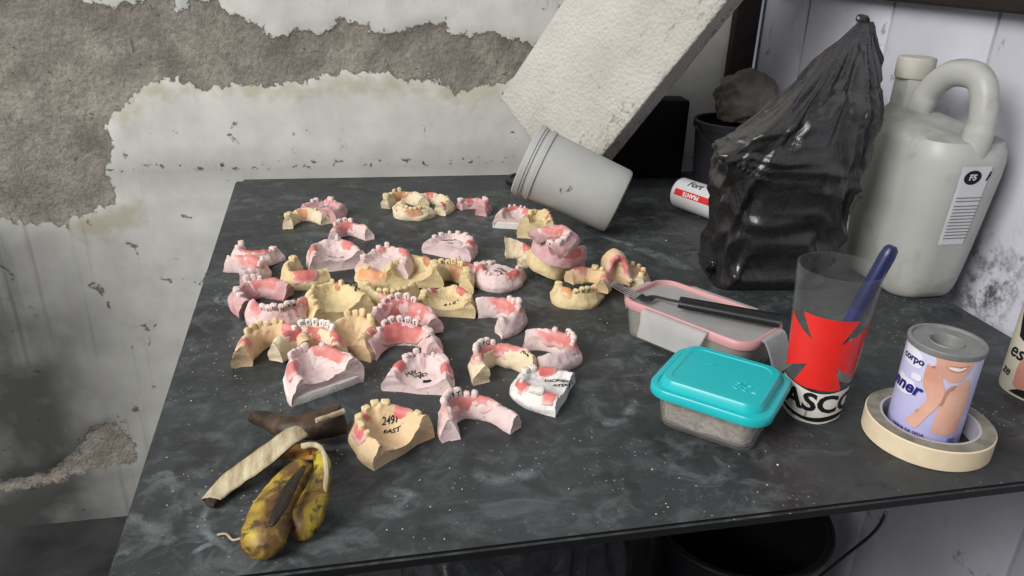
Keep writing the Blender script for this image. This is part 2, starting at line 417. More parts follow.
# ------------------------------------------------------------------ dental casts
def tooth_mesh(name, dims, taper, cusps, seed):
    bm = bmesh.new(); bmesh.ops.create_cube(bm, size=1)
    bmesh.ops.subdivide_edges(bm, edges=bm.edges[:], cuts=4, use_grid_fill=True)
    for v in bm.verts:
        p = v.co.copy(); rr = p.normalized()*.62
        k = .45 if p.z < 0 else (.50 if not cusps else .66)
        p = p.lerp(rr, k)
        p.x *= 1 + taper*p.z; p.y *= 1 - abs(taper)*1.2*(p.z)
        if cusps and p.z > .2:
            p.z += .10*math.cos(p.x*9)*0 + .13*(abs(p.x)+abs(p.y)) - .10
        v.co = Vector((p.x*dims[0], p.y*dims[1], (p.z+.42)*dims[2]))
    jitter(bm, .0009, 230); jitter(bm, .0004, 620)
    me = bpy.data.meshes.new(name); bmesh.ops.recalc_face_normals(bm, faces=bm.faces); bm.to_mesh(me); bm.free()
    me.polygons.foreach_set('use_smooth', [True]*len(me.polygons)); return me
TOOTH = {}
for mk in ('toothpink', 'toothcream', 'toothwhite'):
    for k, dims, tp, cu in (('i', (.0074, .0052, .0104), .22, 0), ('m', (.0088, .0084, .0070), .02, 1), ('s', (.0060, .0062, .0080), -.22, 0)):
        me = tooth_mesh('tooth', dims, tp, cu, 1); me.materials.append(M[mk]); TOOTH[mk, k] = me
UPROF = [(1.16, 0), (1.24, .20), (1.20, .38), (1.02, .52), (.70, .74), (.38, .93), (0, 1.0), (-.36, .95), (-.62, .80), (-.84, .56), (-1.0, .32), (-1.06, .12), (-1.0, 0)]
def prof_at(prof, f):
    f = max(0, min(len(prof)-1, f)); i = min(int(f), len(prof)-2); t = f-i
    a, b = prof[i], prof[i+1]; return (a[0]+(b[0]-a[0])*t, a[1]+(b[1]-a[1])*t)
CASTS = []
def cast(name_label, px, py, kind='U', rz=0, w=.026, l=.042, th=.0088, h=.026, t0=-1.0, t1=1.0, mat='pinkplaster', wax=(), wmat='wax',
         teeth='', tmat='toothpink', ink='', side=-1, text=None, dz=0.0, tilt=(0, 0), arms=(1, 1), seed=None, pal=.38, off=(0, 0), clasp=False, hole=None, s=1.0, xy=None, splay=.2, plinth=None):
    seed = seed if seed is not None else len(CASTS)*3.7
    h *= .90
    if kind == 'U': l *= .90; h *= .92
    w *= s; l *= s; th *= s; h *= s
    loc = P(px, py, dz) if xy is None else Vector((xy[0], xy[1], TZ+dz))
    root = thing('dental_cast', name_label, 'dental cast', loc, (R(tilt[0]), R(tilt[1]), R(rz)-YAW), 'hand-marked plaster dental casts on the table')
    CASTS.append(root)
    cy = (l - .25*l)/2 if kind == 'U' else l/2
    def arch(t):
        a = abs(t); sg = 1 if t >= 0 else -1
        if a <= 1:
            ph = a*PI/2; return Vector((sg*w*(math.sin(ph)**.88 + (splay*a*a if kind == 'U' else 0)), l*math.cos(ph)**.95 - cy, 0))
        return Vector((sg*w*(1+(splay if kind == 'U' else 0)*(2*a-1)), -(a-1)*l - cy, 0))
    def nrm(t):
        e = 1e-3; d = arch(t+e) - arch(t-e); d.normalize(); return Vector((-d.y, d.x, 0))
    def hh(t):
        k = arms[0] if t < 0 else arms[1]
        return h*(1 + (k-1)*min(1, abs(t))**1.5) * (1 + .16*noise.noise(Vector((t*2.0+seed, seed, 0))) + .10*noise.noise(Vector((t*6.0+seed, seed, 4))))
    def tt(t): return th*(1 + .30*noise.noise(Vector((t*2.6, seed+9, 1))))
    def spine(t):
        p = arch(t); return Vector((0, min(p.y, l - cy - 2.3*th), 0))
    N = 30
    rows = []
    for i in range(N+1):
        t = t0 + (t1-t0)*i/N
        c, n = arch(t), nrm(t); H = hh(t); T = tt(t)
        if kind == 'U':
            rows.append([c + n*(T*a) + Vector((0, 0, H*b)) for a, b in UPROF])
        else:
            r = [c + n*(T*a) + Vector((0, 0, H*b)) for a, b in UPROF[:9]]
            e = c + n*(T*-.95) + Vector((0, 0, H*.66)); sp_ = spine(t)
            r.append(e)
            for f in (.3, .62, 1.0):
                q = e.lerp(Vector((sp_.x, sp_.y, 0)), f)
                q.z = H*.66 + (h*pal-H*.66)*math.sin(f*PI/2); r.append(q)
            r.append(Vector((sp_.x, sp_.y, 0)))
            rows.append(r)
    if kind == 'U':           # saw cuts at the ends of the arms are never quite square
        for e_, i0, dr in ((0, 0, 1), (1, N, -1)):
            c1 = .55*noise.noise(Vector((seed, e_*7+.5, 2))); c2 = .7*noise.noise(Vector((seed, e_*7+.5, 6)))
            tg = (arch(t0)-arch(t0+.02)).normalized() if e_ == 0 else (arch(t1)-arch(t1-.02)).normalized()
            for q in range(6):
                row = rows[i0+dr*q]; cc_, nn = arch(t0+(t1-t0)*(i0+dr*q)/N), nrm(t0+(t1-t0)*(i0+dr*q)/N)
                for p in row: p += tg*((1-q/6)*(c1*(p-cc_).dot(nn) + c2*(p.z-h*.4)))
    bm = bmesh.new(); V = [[bm.verts.new(p) for p in r] for r in rows]; n = len(V[0])
    for a, b in zip(V, V[1:]):
        for j in range(n):
            k = (j+1) % n
            if kind == 'F' and j == n-2: continue
            bm.faces.new((a[j], a[k], b[k], b[j]))
    bm.faces.new(V[0]); bm.faces.new(V[-1][::-1])
    bmesh.ops.remove_doubles(bm, verts=bm.verts, dist=.00012)
    bmesh.ops.dissolve_degenerate(bm, edges=bm.edges, dist=.00005)
    bmesh.ops.triangulate(bm, faces=[f for f in bm.faces if len(f.verts) > 4])
    bmesh.ops.subdivide_edges(bm, edges=[e for e in bm.edges if e.calc_length() > .0018], cuts=1, use_grid_fill=True, smooth=.25)
    for v in bm.verts:
        q = v.co*42 + Vector((seed, 3, 0)); zk = min(1, max(0, v.co.z/.006))
        low_ = Vector((noise.noise(q), noise.noise(q+Vector((31, 7, 5))), .8*zk*noise.noise(q+Vector((3, 71, 9)))))*.0030
        q = v.co*260 + Vector((seed, 5, 0)); hi_ = Vector((noise.noise(q), noise.noise(q+Vector((31, 7, 5))), zk*noise.noise(q+Vector((3, 71, 9)))))*(.0011 if v.co.z > h*.45 else .0005)
        v.co += low_ + hi_
        if v.co.z < .0005: v.co.z = 0
        q = v.co*95 + Vector((seed, 0, 0))
        k = .0014 if v.co.z > .002 else .0006
        dv = Vector((noise.noise(q), noise.noise(q+Vector((31, 7, 5))), noise.noise(q+Vector((3, 71, 9)))))*k
        if v.co.z < .002: dv.z = 0
        v.co += dv
    bmesh.ops.recalc_face_normals(bm, faces=bm.faces)
    bmesh.ops.triangulate(bm, faces=[f for f in bm.faces if len(f.verts) > 4])
    tree = BVHTree.FromBMesh(bm)
    link('plaster_base', bm, M[mat], root, sharp=50)
    if plinth:                # separately poured pale foot under the arch
        out = [arch(t0+(t1-t0)*i/N) + nrm(t0+(t1-t0)*i/N)*(tt(t0+(t1-t0)*i/N)*1.22) for i in range(0, N+1, 2)]
        back = [Vector((out[-1].x*(1-2*k/6), out[-1].y-.0012, 0)) for k in range(1, 6)]
        out = out + back
        pb2 = loft([[Vector((p.x*k, p.y*k, z)) for p in out] for k, z in ((.985, 0), (1.0, .0012), (1.0, plinth[0]-.001), (.97, plinth[0]))])
        jitter(pb2, .0006, 120, .0005); link('plaster_foot', pb2, M[plinth[1]], root, sharp=35)
    def drop(x, y, fallback=.0):
        hit = tree.ray_cast(Vector((x, y, .2)), Vector((0, 0, -1)))[0]
        return hit.z if hit else fallback
    # modelling-wax saddles pressed over the ridge
    for wx in wax:
        a, b = wx[0], wx[1]; lo = wx[2] if len(wx) > 2 else 3.0; hi = wx[3] if len(wx) > 3 else 9.6
        K = max(6, int((b-a)*16)); rings = []
        hi = min(hi, 9.4) if kind == 'F' else hi
        for i in range(K+1):
            t = a + (b-a)*i/K; c, nn = arch(t), nrm(t); H, T = hh(t), tt(t)
            g = min(1, 5*min(i, K-i)/K + .12)
            f0 = 6 + (lo-6)*(.35+.65*g) + .5*noise.noise(Vector((t*6, seed, 3))); f1 = 6 + (hi-6)*(.35+.65*g) + .6*noise.noise(Vector((t*6, seed, 8)))
            top_, bot = [], []
            for j in range(13):
                aa, bb = prof_at(UPROF, f0 + (f1-f0)*j/12)
                edge = math.sin(PI*j/12)**.5
                o = .0002 + .0012*edge*g
                dirv = (nn*aa*.8 + Vector((0, 0, 1.2*bb))).normalized()
                base = c + nn*(T*aa) + Vector((0, 0, H*bb))
                top_.append(base + dirv*o); bot.append(base - dirv*.0022)
            rings.append(top_ + bot[::-1])
        wb_ = loft(rings)
        fl = wb_.verts.layers.float.new('feather'); wb_.verts.ensure_lookup_table()
        for i in range(K+1):
            for j in range(26):
                jj = j if j < 13 else 25-j
                wb_.verts[i*26+j][fl] = min(1, min(i, K-i)/K*5) * min(1, math.sin(PI*jj/12)*1.5)
        jitter(wb_, .0008, 160); jitter(wb_, .0004, 420)
        link('wax_saddle', wb_, M[wmat], root, sharp=None)
    # teeth:  "t kind [scale]"
    li = 0
    for tk in teeth.split(','):
        tk = tk.split()
        if not tk: continue
        t = float(tk[0]); kd = tk[1]; sc = (float(tk[2]) if len(tk) > 2 else 1.0) * (.55+.45*s) * (.98 if kd == 'i' else .92)
        c, nn = arch(t), nrm(t)
        o = bpy.data.objects.new('tooth', TOOTH[tmat, kd]); C.objects.link(o); o.parent = root
        o.location = c + Vector((0, 0, hh(t)*1.0 - .0022*sc)) + nn*(tt(t)*(.12 if kd == 'i' else 0))
        ang = math.atan2(nn.y, nn.x) - PI/2
        o.rotation_euler = Euler((R(-14 if kd == 'i' else 0) + .12*noise.noise(Vector((t*9, seed, 2))), .14*noise.noise(Vector((t*7, seed, 5))), ang), 'XYZ')
        o.scale = (sc, sc, sc*(1 + .14*noise.noise(Vector((t*5, seed, 1)))))
        if kd == 'i' and li < len(ink):
            if ink[li] != ' ':
                tb_ = text_bm(ink[li], .0056, None, .0001)
                # lettering on the inner or the outer tooth face
                Mx = Matrix.Translation((0, side*.00335, .0052)) @ Matrix.Rotation(0 if side < 0 else PI, 4, 'Z') @ Matrix.Rotation(PI/2 - R(7), 4, 'X')
                tb_.transform(Mx); link('ink_letter', tb_, M['ink'], o, sharp=None)
            li += 1
    if text:
        for st, tx, ty, size, rot in text:
            tb_ = text_bm(st, size, size*.2, .00012, .15)
            tb_.transform(Matrix.Translation((tx, ty, 0)) @ Matrix.Rotation(R(rot), 4, 'Z'))
            for v in tb_.verts: v.co.z = drop(v.co.x, v.co.y, h*.5) + .0007
            link('ink_writing', tb_, M['ink'], root, sharp=None)
    if hole:
        hx, hy, hr = hole
        pts = [(hx + hr*(1+.25*math.sin(3*a+1))*math.cos(a), hy + hr*.7*(1+.2*math.cos(2*a))*math.sin(a)) for a in [2*PI*k/18 for k in range(18)]]
        hb = poly_bm(pts, .0015)
        for v in hb.verts: v.co.z = drop(v.co.x, v.co.y, h*.4) + .0008
        link('ink_blot', hb, M['ink'], root, sharp=None)
    if clasp:
        ring = [arch(t) + Vector((0, 0, hh(t)+.002+.003*math.sin(t*37))) + nrm(t)*(.003*math.sin(t*53)) for t in np.linspace(*clasp, 26)]
        link('metal_clasp', tube(ring, .0011, 6), steel, root)
    return root
def label_ink(root, st, a0, z, size, rad): pass
steel = plain('worn_steel', srgb(92, 88, 88), .42, .5, 1.0, .12, 90, .1)

D = cast
# --- front rows
D('beige full-palate cast right of the banana peel, inked 2491 EAST in its hollow', 386, 443, 'F', 50, .0275, .052, .0085, .030, mat='beige', wax=[(-.78, -.42), (-.28, -.05), (.50, .80)],
  teeth='-.36 s 1.25,-.60 s,-.76 s .9,-.52 s .8,-.02 m .9,.17 m .9,.37 m,.88 m .8', tmat='toothcream', text=[('2491', .0100, .0055, .0072, -40), ('EAST', .0050, -.0020, .0066, -40)], arms=(.86, 1.12), s=.92)
D('pink horseshoe cast with four black-lettered teeth, right beside the inked beige cast', 472, 427, 'U', 34, .0232, .042, .0082, .024, t0=-.92, t1=1.32, mat='palepink', wax=[(-.80, .86, 3.2, 10.2)], wmat='palewax',
  teeth='-.52 i 1.2,-.36 i 1.25,-.20 i 1.25,-.04 i 1.25,.17 s 1.1,.34 s 1.1', ink='AF9T', arms=(1.1, .86))
D('pale pink full cast with scrawled palate and a black blot, opening towards the viewer', 423, 382, 'F', -4, .0275, .048, .0085, .024, mat='palepink', wax=[(-.86, -.58), (.55, .88)],
  teeth='-.50 m .8,-.38 s .9,-.22 i .8,.14 s .8,.30 m .9,.45 m,.60 m', text=[('HVY', -.011, -.004, .008, 55), ('LLZ', -.005, -.003, .008, 55), ('PK7', .001, -.004, .007, 55)], hole=(.006, -.014, .004), s=.95)
D('white cast with three pink patches, inked DIONESSI ATEE on its flat back', 543, 395, 'F', 72, .028, .050, .0085, .021, mat='whiteplaster', wax=[(-.55, -.15), (.42, .78), (-.98, -.78)],
  teeth='.18 m .9,.36 m .95,-.62 m,-.74 m 1.1,-.30 s .7', tmat='toothwhite', text=[('DIONESSI', .0120, -.012, .0068, -68), ('ATEE', .0040, -.0155, .0064, -68)], pal=.72, s=.93)
D('pink-topped horseshoe cast with ivory sides touching the white cast', 499, 373, 'U', 38, .0228, .040, .0082, .027, t0=-.95, t1=1.25, mat='ivory', wax=[(-.85, 1.0, 3.4, 9.4)], wmat='palewax',
  teeth='-.46 i 1.1,-.32 i 1.15,-.12 i 1.1,.02 i 1.1,.16 s 1.0', ink='EEPQ', text=[('ALL', .024, -.012, .006, -70)])
D('rose horseshoe cast behind the white cast, its long arm pointing left', 547, 359, 'U', -78, .0255, .044, .0082, .026, t0=-1.1, t1=1.0, mat='palepink', wax=[(-.95, .55, 3.2, 10)], wmat='palewax',
  teeth='-.52 s 1.1,-.18 i .95,-.04 i .95,.10 i .95,.24 i .9', ink='CC', side=-1)
D('small pink cast alone on bare slate with a thick flat arm to the left', 498, 324, 'U', -68, .024, .040, .0088, .026, t0=-1.08, t1=.94, mat='palepink', wax=[(-.92, .6, 3.2, 10)], wmat='palewax',
  teeth='-.30 s 1.1,-.14 s 1.2,.02 i 1.1,.18 m .9,.34 i .8')
D('white-footed pink cast nearest the dark banana stalk, front of the left heap', 318, 384, 'F', 42, .0275, .046, .0085, .031, mat='palepink', wax=[(-.84, -.36, 3.6, 9.4), (.04, .95, 4.0, 9.4)], wmat='palewax',
  teeth='-.34 i .95,-.22 i .95,-.10 i .95,.02 i .95,.36 m .7', arms=(.92, 1.12), pal=.5, plinth=(.0085, 'whiteplaster'))
D('cream horseshoe cast at the left end of the heap with pink on its outer arm', 274, 355, 'U', 24, .0265, .046, .0085, .028, t0=-1.06, t1=1.0, mat='beige', wax=[(-.92, -.66), (.25, .95)], wmat='palewax',
  teeth='-.5 i .9,-.34 i .9,-.18 i .9,-.02 s,.14 s,.30 s .8', tmat='toothcream')
D('ivory horseshoe cast with black-inked front teeth in the middle of the left heap', 312, 356, 'U', -4, .0260, .044, .0085, .028, t0=-1.08, t1=1.0, mat='ivory', wax=[(-.86, -.40, 2.8, 10), (.40, .98, 2.8, 10), (-.4, .4, 6.6, 10)],
  teeth='-.52 s .9,-.34 i .9,-.20 i .9,-.06 i .9,.08 i .9,.22 i .9,.36 i .8', tmat='toothwhite', ink='OFFIC', dz=.004)
D('cream cast at the right end of the left heap with a tan hollow', 354, 347, 'F', -22, .0240, .044, .0085, .030, mat='beige', wax=[(.6, .8)], wmat='wax',
  teeth='-.4 i .85,-.22 i .85,-.05 i .9,.14 i .9,.34 s', tmat='toothcream')
D('rear of two nested rose horseshoe casts with inked teeth', 404, 328, 'U', 6, .0285, .052, .0085, .026, t0=-1.0, t1=1.0, mat='pinkplaster', wax=[(-.9, .95, 4.6, 11)], wmat='palewax',
  teeth='-.80 s,-.62 s,-.44 i .9,-.28 i .95,-.12 i 1,.04 i 1,.20 i .95', ink='OAUIF', dz=.002)
D('front of two nested rose horseshoe casts with inked teeth', 404, 352, 'U', 0, .0280, .046, .0085, .026, t0=-1.08, t1=1.0, mat='pinkplaster', wax=[(-.86, .62, 4.4, 11)], wmat='wax',
  teeth='-.66 s .9,-.46 i .95,-.30 i 1,-.14 i 1,.02 i 1,.18 i .95,.5 m .9,.66 m', ink='NUIUEI', text=[('NE', .026, -.004, .006, -20)])
# --- middle heap
D('rose cast arch standing open behind the lettered rose cast in the left heap', 260, 304, 'U', 58, .0260, .046, .0090, .026, t0=-1.0, t1=1.0, mat='roseplaster', wax=[(.1, .95, 3.4, 10)], wmat='palewax',
  teeth='-.8 m,-.6 m,-.42 m .9,.12 i,.26 i,.42 s', ink='KI', side=1)
D('rose cast in the left heap with two lines of inked letters facing the viewer', 280, 321, 'U', 196, .0240, .042, .0095, .030, t0=-.95, t1=.95, mat='pinkplaster', wax=[(-.95, -.25, 3, 10), (.3, .9, 3.4, 10)], wmat='palewax',
  teeth='-.36 i,-.22 i,-.08 i,.06 i,.20 i,.34 i', ink='MAHDII', side=1)
D('plain cream full cast with two tiny teeth and a metal clasp, middle of the heap', 334, 313, 'F', 38, .0285, .054, .0080, .030, mat='cream', wax=[(-.62, -.50), (.28, .46)], wmat='brownwax',
  teeth='.22 s .9,.42 s,-.70 s .8,-.50 s .9,-.82 m .9,-.3 s .7', tmat='toothcream', clasp=(.5, .82), arms=(.92, 1.0), pal=.5)
D('cream cast with a curled end and one long pink saddle, behind the plain cream cast', 305, 281, 'U', 150, .0235, .040, .0088, .027, t0=-1.0, t1=1.0, mat='cream', wax=[(-.75, -.05, 2.2, 9.6)],
  teeth='.9 m 1.2,.45 s .8', tmat='toothcream', s=.95)
D('large pale pink full cast with a speckled hollow, left of centre at the back', 334, 264, 'F', 26, .0295, .052, .0085, .030, mat='palepink', wax=[(-.92, -.55, 3.5, 9.4), (.35, .85, 3.6, 9.4)], wmat='palewax',
  teeth='-.98 s .9,.22 s', text=[('FOT', -.006, -.010, .007, -24), ('N', .008, -.014, .006, -24)], arms=(1.0, .95), pal=.5)
D('little pink horseshoe cast with four grooved front teeth behind the large pale pink one', 349, 239, 'U', 32, .0205, .036, .0070, .022, t0=-.9, t1=1.12, mat='palepink', wax=[(-.85, 1.0, 3, 10.5)], wmat='palewax',
  teeth='-.34 i .9,-.14 i .9,.06 i .9,.26 i .9', ink=' II ')
D('cream arch-shaped cast with a knobbly left end, back row far left', 306, 224, 'U', 24, .0235, .040, .0085, .022, t0=-1.05, t1=.95, mat='ivory', wax=[(-.35, .25, 6.4, 10.4)], wmat='orangewax', teeth='-.92 m 1.3,-.7 m,.5 s .7', tmat='toothcream')
D('mottled pink cast with one raised tooth, leaning behind the knobbly cream arch', 327, 217, 'F', -24, .0270, .044, .0085, .024, mat='roseplaster', wax=[(-.35, .05)], teeth='-.14 m 1.2,-.6 s 1.2,-.72 s', text=[('AII', -.006, .004, .0075, 15), ('EII', -.004, -.005, .0075, 15)], pal=.8)
D('pale pink cast with a pointed left end, nearest the left table edge', 256, 261, 'U', 172, .0240, .040, .0085, .024, t0=-.95, t1=.95, mat='palepink', wax=[(-.85, .9, 4.2, 9.5)], teeth='.92 s 1.3,.42 m 1.2,-.82 m 1.1', tilt=(8, 0), splay=.05)
D('pink cast with a straight blunt arm pointing to the left table edge', 243, 278, 'U', -72, .0235, .042, .0085, .025, t0=-1.16, t1=.8, mat='palepink', wax=[(-.98, .6, 3.2, 10)], wmat='palewax', teeth='-.1 i,.08 i,.24 i', ink=' KI')
D('yellow cream cast with an orange stain under the lilac-white cast', 381, 282, 'F', 168, .0275, .044, .0088, .026, mat='cream', wax=[(-.5, .55, 2.6, 9)], wmat='orangewax', teeth='.2 m,-.3 m', tmat='toothcream')
D('yellow cream cast with small black lettering on its front, below the orange-stained one', 389, 300, 'U', 186, .0240, .038, .0090, .024, t0=-.95, t1=.95, mat='cream', wax=[(-.1, .2, 4, 9)], wmat='palewax', teeth='-.3 i .9,-.14 i .9,.02 i .9,.2 i .8,.8 m', tmat='toothcream', ink='HIII', side=1)
D('lilac-white hollow cast resting on the orange-stained cream cast', 389, 269, 'F', -14, .0280, .046, .0078, .026, mat='palepink', wax=[(-.55, -.30, 4, 8.5), (.05, .75, 4, 8.5)], wmat='palewax', teeth='-.90 m,-.44 s 1.1,-.22 s 1.1,.92 m 1.1', dz=.014, pal=.5, arms=(.85, .8))
D('yellow cream hollow cast with a thick plain rim, centre of the back heap', 413, 281, 'F', 8, .0285, .048, .0082, .030, mat='cream', wax=[(.30, .70, 5, 9)], wmat='brownwax', teeth='-.85 s .9,.78 m 1.2,.92 m', tmat='toothcream', dz=.004, pal=.3)
D('yellow cream cast with black-lettered teeth and rust-coloured wax', 449, 285, 'U', -22, .0240, .040, .0088, .024, t0=-1.0, t1=1.0, mat='cream', wax=[(-.3, .45, 5.8, 11)], wmat='brownwax', teeth='-.46 i,-.28 i,-.10 i,.10 i,.5 m 1.1,.72 m 1.1', tmat='toothcream', ink='BLCI')
D('yellow cream full cast inked on its sloping palate, right of the nested rose casts', 447, 309, 'F', -2, .0275, .046, .0082, .024, mat='cream', wax=[(.18, .68, 4.5, 9.2), (-.62, -.40)], teeth='-.78 m 1.1,-.88 m,.86 m 1.2', tmat='toothcream', text=[('4 LII', .004, -.010, .0085, 14), ('I', .013, -.004, .007, 14)], pal=.45)
# --- back row
D('ivory horseshoe cast with a bulbous left end, behind the brown-toothed cast', 405, 206, 'U', 6, .0255, .040, .0085, .022, t0=-1.08, t1=.95, mat='ivory', wax=[(-.8, .3, 6.5, 11)], wmat='brownwax', teeth='-.98 m 1.3,-.80 m,-.60 m .9,-.4 i .8,-.2 i .8', tmat='toothcream', ink='II')
D('ivory cast with a row of brown-gummed front teeth, back row', 413, 215, 'U', 158, .0230, .036, .0090, .020, t0=-.95, t1=.95, mat='ivory', wax=[(-.7, .8, 2.6, 6.2)], wmat='brownwax', teeth='-.5 i .85,-.34 i .85,-.18 i .85,-.02 i .85,.14 i .85,.3 i .85,.46 i .85', tmat='toothcream')
D('ivory arch cast sweeping down to the right, back row beside the brown-toothed cast', 435, 208, 'U', -52, .0290, .036, .0080, .022, t0=-.95, t1=1.1, mat='ivory', wax=[(-.8, -.45), (.86, 1.02)], teeth='.72 s .7,.5 s .6,.3 s .6,.1 s .6', tmat='toothcream', tilt=(0, 0))
D('small dusky pink cast at the right end of the back row', 475, 211, 'U', -38, .0195, .034, .0080, .020, t0=-1.0, t1=1.05, mat='roseplaster', wax=[(-.9, -.1), (.3, .9)], teeth='-.98 m 1.1,.1 s,.26 s 1.1,.4 s', tmat='toothpink')
D('pink and white cast with a clean straight front, just left of the grey tub', 516, 225, 'F', -4, .0245, .040, .0080, .027, mat='palepink', wax=[(-.85, .85, 4.6, 9.4)], wmat='palewax', teeth='-.3 s .7,-.1 s .7,.12 s .7,.3 s .7', pal=.5, plinth=(.010, 'whiteplaster'))
D('pink cast with scrawled letters and a ring of stubby teeth, upper middle', 454, 253, 'F', -24, .0285, .044, .0080, .024, mat='palepink', wax=[(.45, .85)], teeth='-.8 m .8,-.6 m .8,-.35 s .8,-.1 m .8,.14 m .9,.55 m,.3 m .9', text=[('EDEE', -.009, .002, .0085, 24), ('7C', -.002, -.008, .0075, 24)], pal=.85)
D('pink cast with a dark pink groove, half under the scrawled pink cast', 473, 271, 'U', 158, .0235, .030, .0080, .019, t0=-.95, t1=.95, mat='palepink', wax=[(.35, .9), (-.2, .1)], teeth='-.3 m,-.5 m,.15 s,.45 m .9,.62 m,-.75 m', tmat='toothpink')
D('oval pink cast with a flat inked top, standing clear right of the grooved one', 497, 283, 'F', 166, .0250, .044, .0085, .022, mat='palepink', wax=[(-.88, -.2, 3.4, 8.5), (.45, .85)], teeth='.1 s .9,.26 s .8,-.1 s .7,-.85 s .8', text=[('OSS', -.004, -.006, .0085, 160), ('AVC', -.003, .004, .0085, 160)], pal=.9, plinth=(.008, 'palepink'))
# --- the tall pile by the tub
D('white cast with a sharp peak and a pink saddle, left foot of the tall pile', 519, 261, 'U', -64, .0185, .032, .0080, .020, t0=-1.0, t1=1.0, mat='ivory', wax=[(-.5, .4)], teeth='', arms=(1.8, .7))
D('big yellow cream cast tipped on its edge, bottom of the tall pile', 551, 268, 'F', 152, .0290, .050, .0090, .026, mat='cream', wax=[(-.8, .1, 3.5, 9)], teeth='-.9 m,-.72 m,.3 s .8', tmat='toothcream', tilt=(4, -12), dz=.006, pal=.5)
D('dusky pink cast with inked front teeth in the middle of the tall pile', 556, 258, 'F', 160, .0260, .042, .0085, .024, mat='roseplaster', wax=[(-.85, -.05, 2.6, 8.5)], teeth='.0 i,-.14 i,.14 i,.28 i,.42 i,.6 m 1.1,.8 m 1.1', ink='IIPIU', side=1, dz=.0335, tilt=(4, -13), pal=.6)
D('mottled pink cast on top of the tall pile against the grey tub', 553, 246, 'U', -64, .0215, .038, .0085, .020, t0=-1.05, t1=1.0, mat='roseplaster', wax=[(-.9, .2, 3.4, 10)], wmat='palewax', teeth='.4 m,.6 m,.8 m', dz=.061, tilt=(14, 4))
D('yellow cream cast wedged upright between the tall pile and the grey tub', 538, 236, 'F', -10, .0195, .034, .0080, .038, mat='cream', wax=[(.45, .85)], teeth='-.5 s 1.2,-.3 m,.2 m,.4 s', tmat='toothcream', pal=.7)
D('yellow cream cast with black ink on its curved front, beside the fork tines', 576, 300, 'U', 176, .0205, .035, .0095, .024, t0=-1.0, t1=.95, mat='cream', wax=[(.1, .5, 4, 9)], wmat='orangewax', teeth='.84 m 1.1,-.3 i .9,-.14 i .9,.02 i .9,-.5 m', tmat='toothcream', ink='202', side=1)
D('cream cast with a pink peak, lying over the ink-fronted cream cast', 589, 286, 'U', -36, .0200, .034, .0080, .022, t0=-1.0, t1=1.0, mat='beige', wax=[(-.9, -.4, 2.6, 9.6), (.6, .9)], wmat='palewax', teeth='-.1 m,.2 s', tmat='toothcream', dz=.015)
D('cream cast balanced on end with a pink hollow, right of the tall pile', 613, 283, 'F', 14, .0140, .038, .0065, .020, mat='beige', wax=[(-.85, .9, 4.6, 9.4)], wmat='palewax', teeth='.9 s', tmat='toothcream', tilt=(72, 0), dz=.0215, xy=(lambda q: (q.x, q.y))(P(614, 270, .022)))
D('cream cast with small spiky teeth and pink wax under the fork tines', 629, 284, 'F', -30, .0200, .036, .0075, .024, mat='ivory', wax=[(-.8, -.2), (.3, .85)], teeth='-.1 s .9,.12 s .9,.9 s 1.2,.55 s', tmat='toothcream')
# ------------------------------------------------------------------ foam board
m = NT('dirty_white_foam')
vv = m.vor(170); sp1 = m.noise(1, 4, .65, m.co((42, 5, 42))); 
c = m.mix(m.ramp(m.noise(9, 5), (.35, 0), (.7, 1)), srgb(196, 193, 185), srgb(178, 174, 165))
sx = m.n('ShaderNodeSeparateXYZ'); m.l(m.co(), sx.inputs[0])
sp1 = m.math('MULTIPLY', sp1, m.ramp(sx.outputs[0], (.0, .82), (.085, 1.06)))
c = m.mix(m.math('MULTIPLY', m.ramp(sp1, (.52, 0), (.64, 1)), m.ramp(m.noise(150, 3), (.48, 0), (.60, .7))), c, srgb(96, 92, 86))
c = m.mix(m.ramp(m.noise(260, 2), (.66, 0), (.72, .5)), c, srgb(110, 106, 100))
m.bsdf(c, .8, .2, m.bump(vv, .6, .0025, m.bump(m.noise(40, 5), .5, .003)))
Dv = (CM @ Vector((618, 743, 773))).normalized()
A = PY(499.5, 98, 1.425)
Av = CM @ Vector((.55, -.771, .32)); Av = (Av - Dv*Av.dot(Dv)).normalized(); n_ = Av.cross(Dv).normalized()
if n_.y > 0: n_ = -n_
BWID, BLEN, BTH = .236, .80, .047
cen = A + Av*BWID/2 + Dv*BLEN/2 - n_*BTH/2
fb = rbox(BWID, BLEN, BTH, .004, 3)
bmesh.ops.subdivide_edges(fb, edges=[e for e in fb.edges if e.calc_length() > .1], cuts=14, use_grid_fill=True)
jitter(fb, .0012, 60)
o = link('foam_board', fb, m.m); o.matrix_world = Matrix.Translation(cen) @ Matrix((Av, Dv, Av.cross(Dv))).transposed().to_4x4()
tag(o, 'big dirty white foam slab leaning over the grey tub', 'foam board')

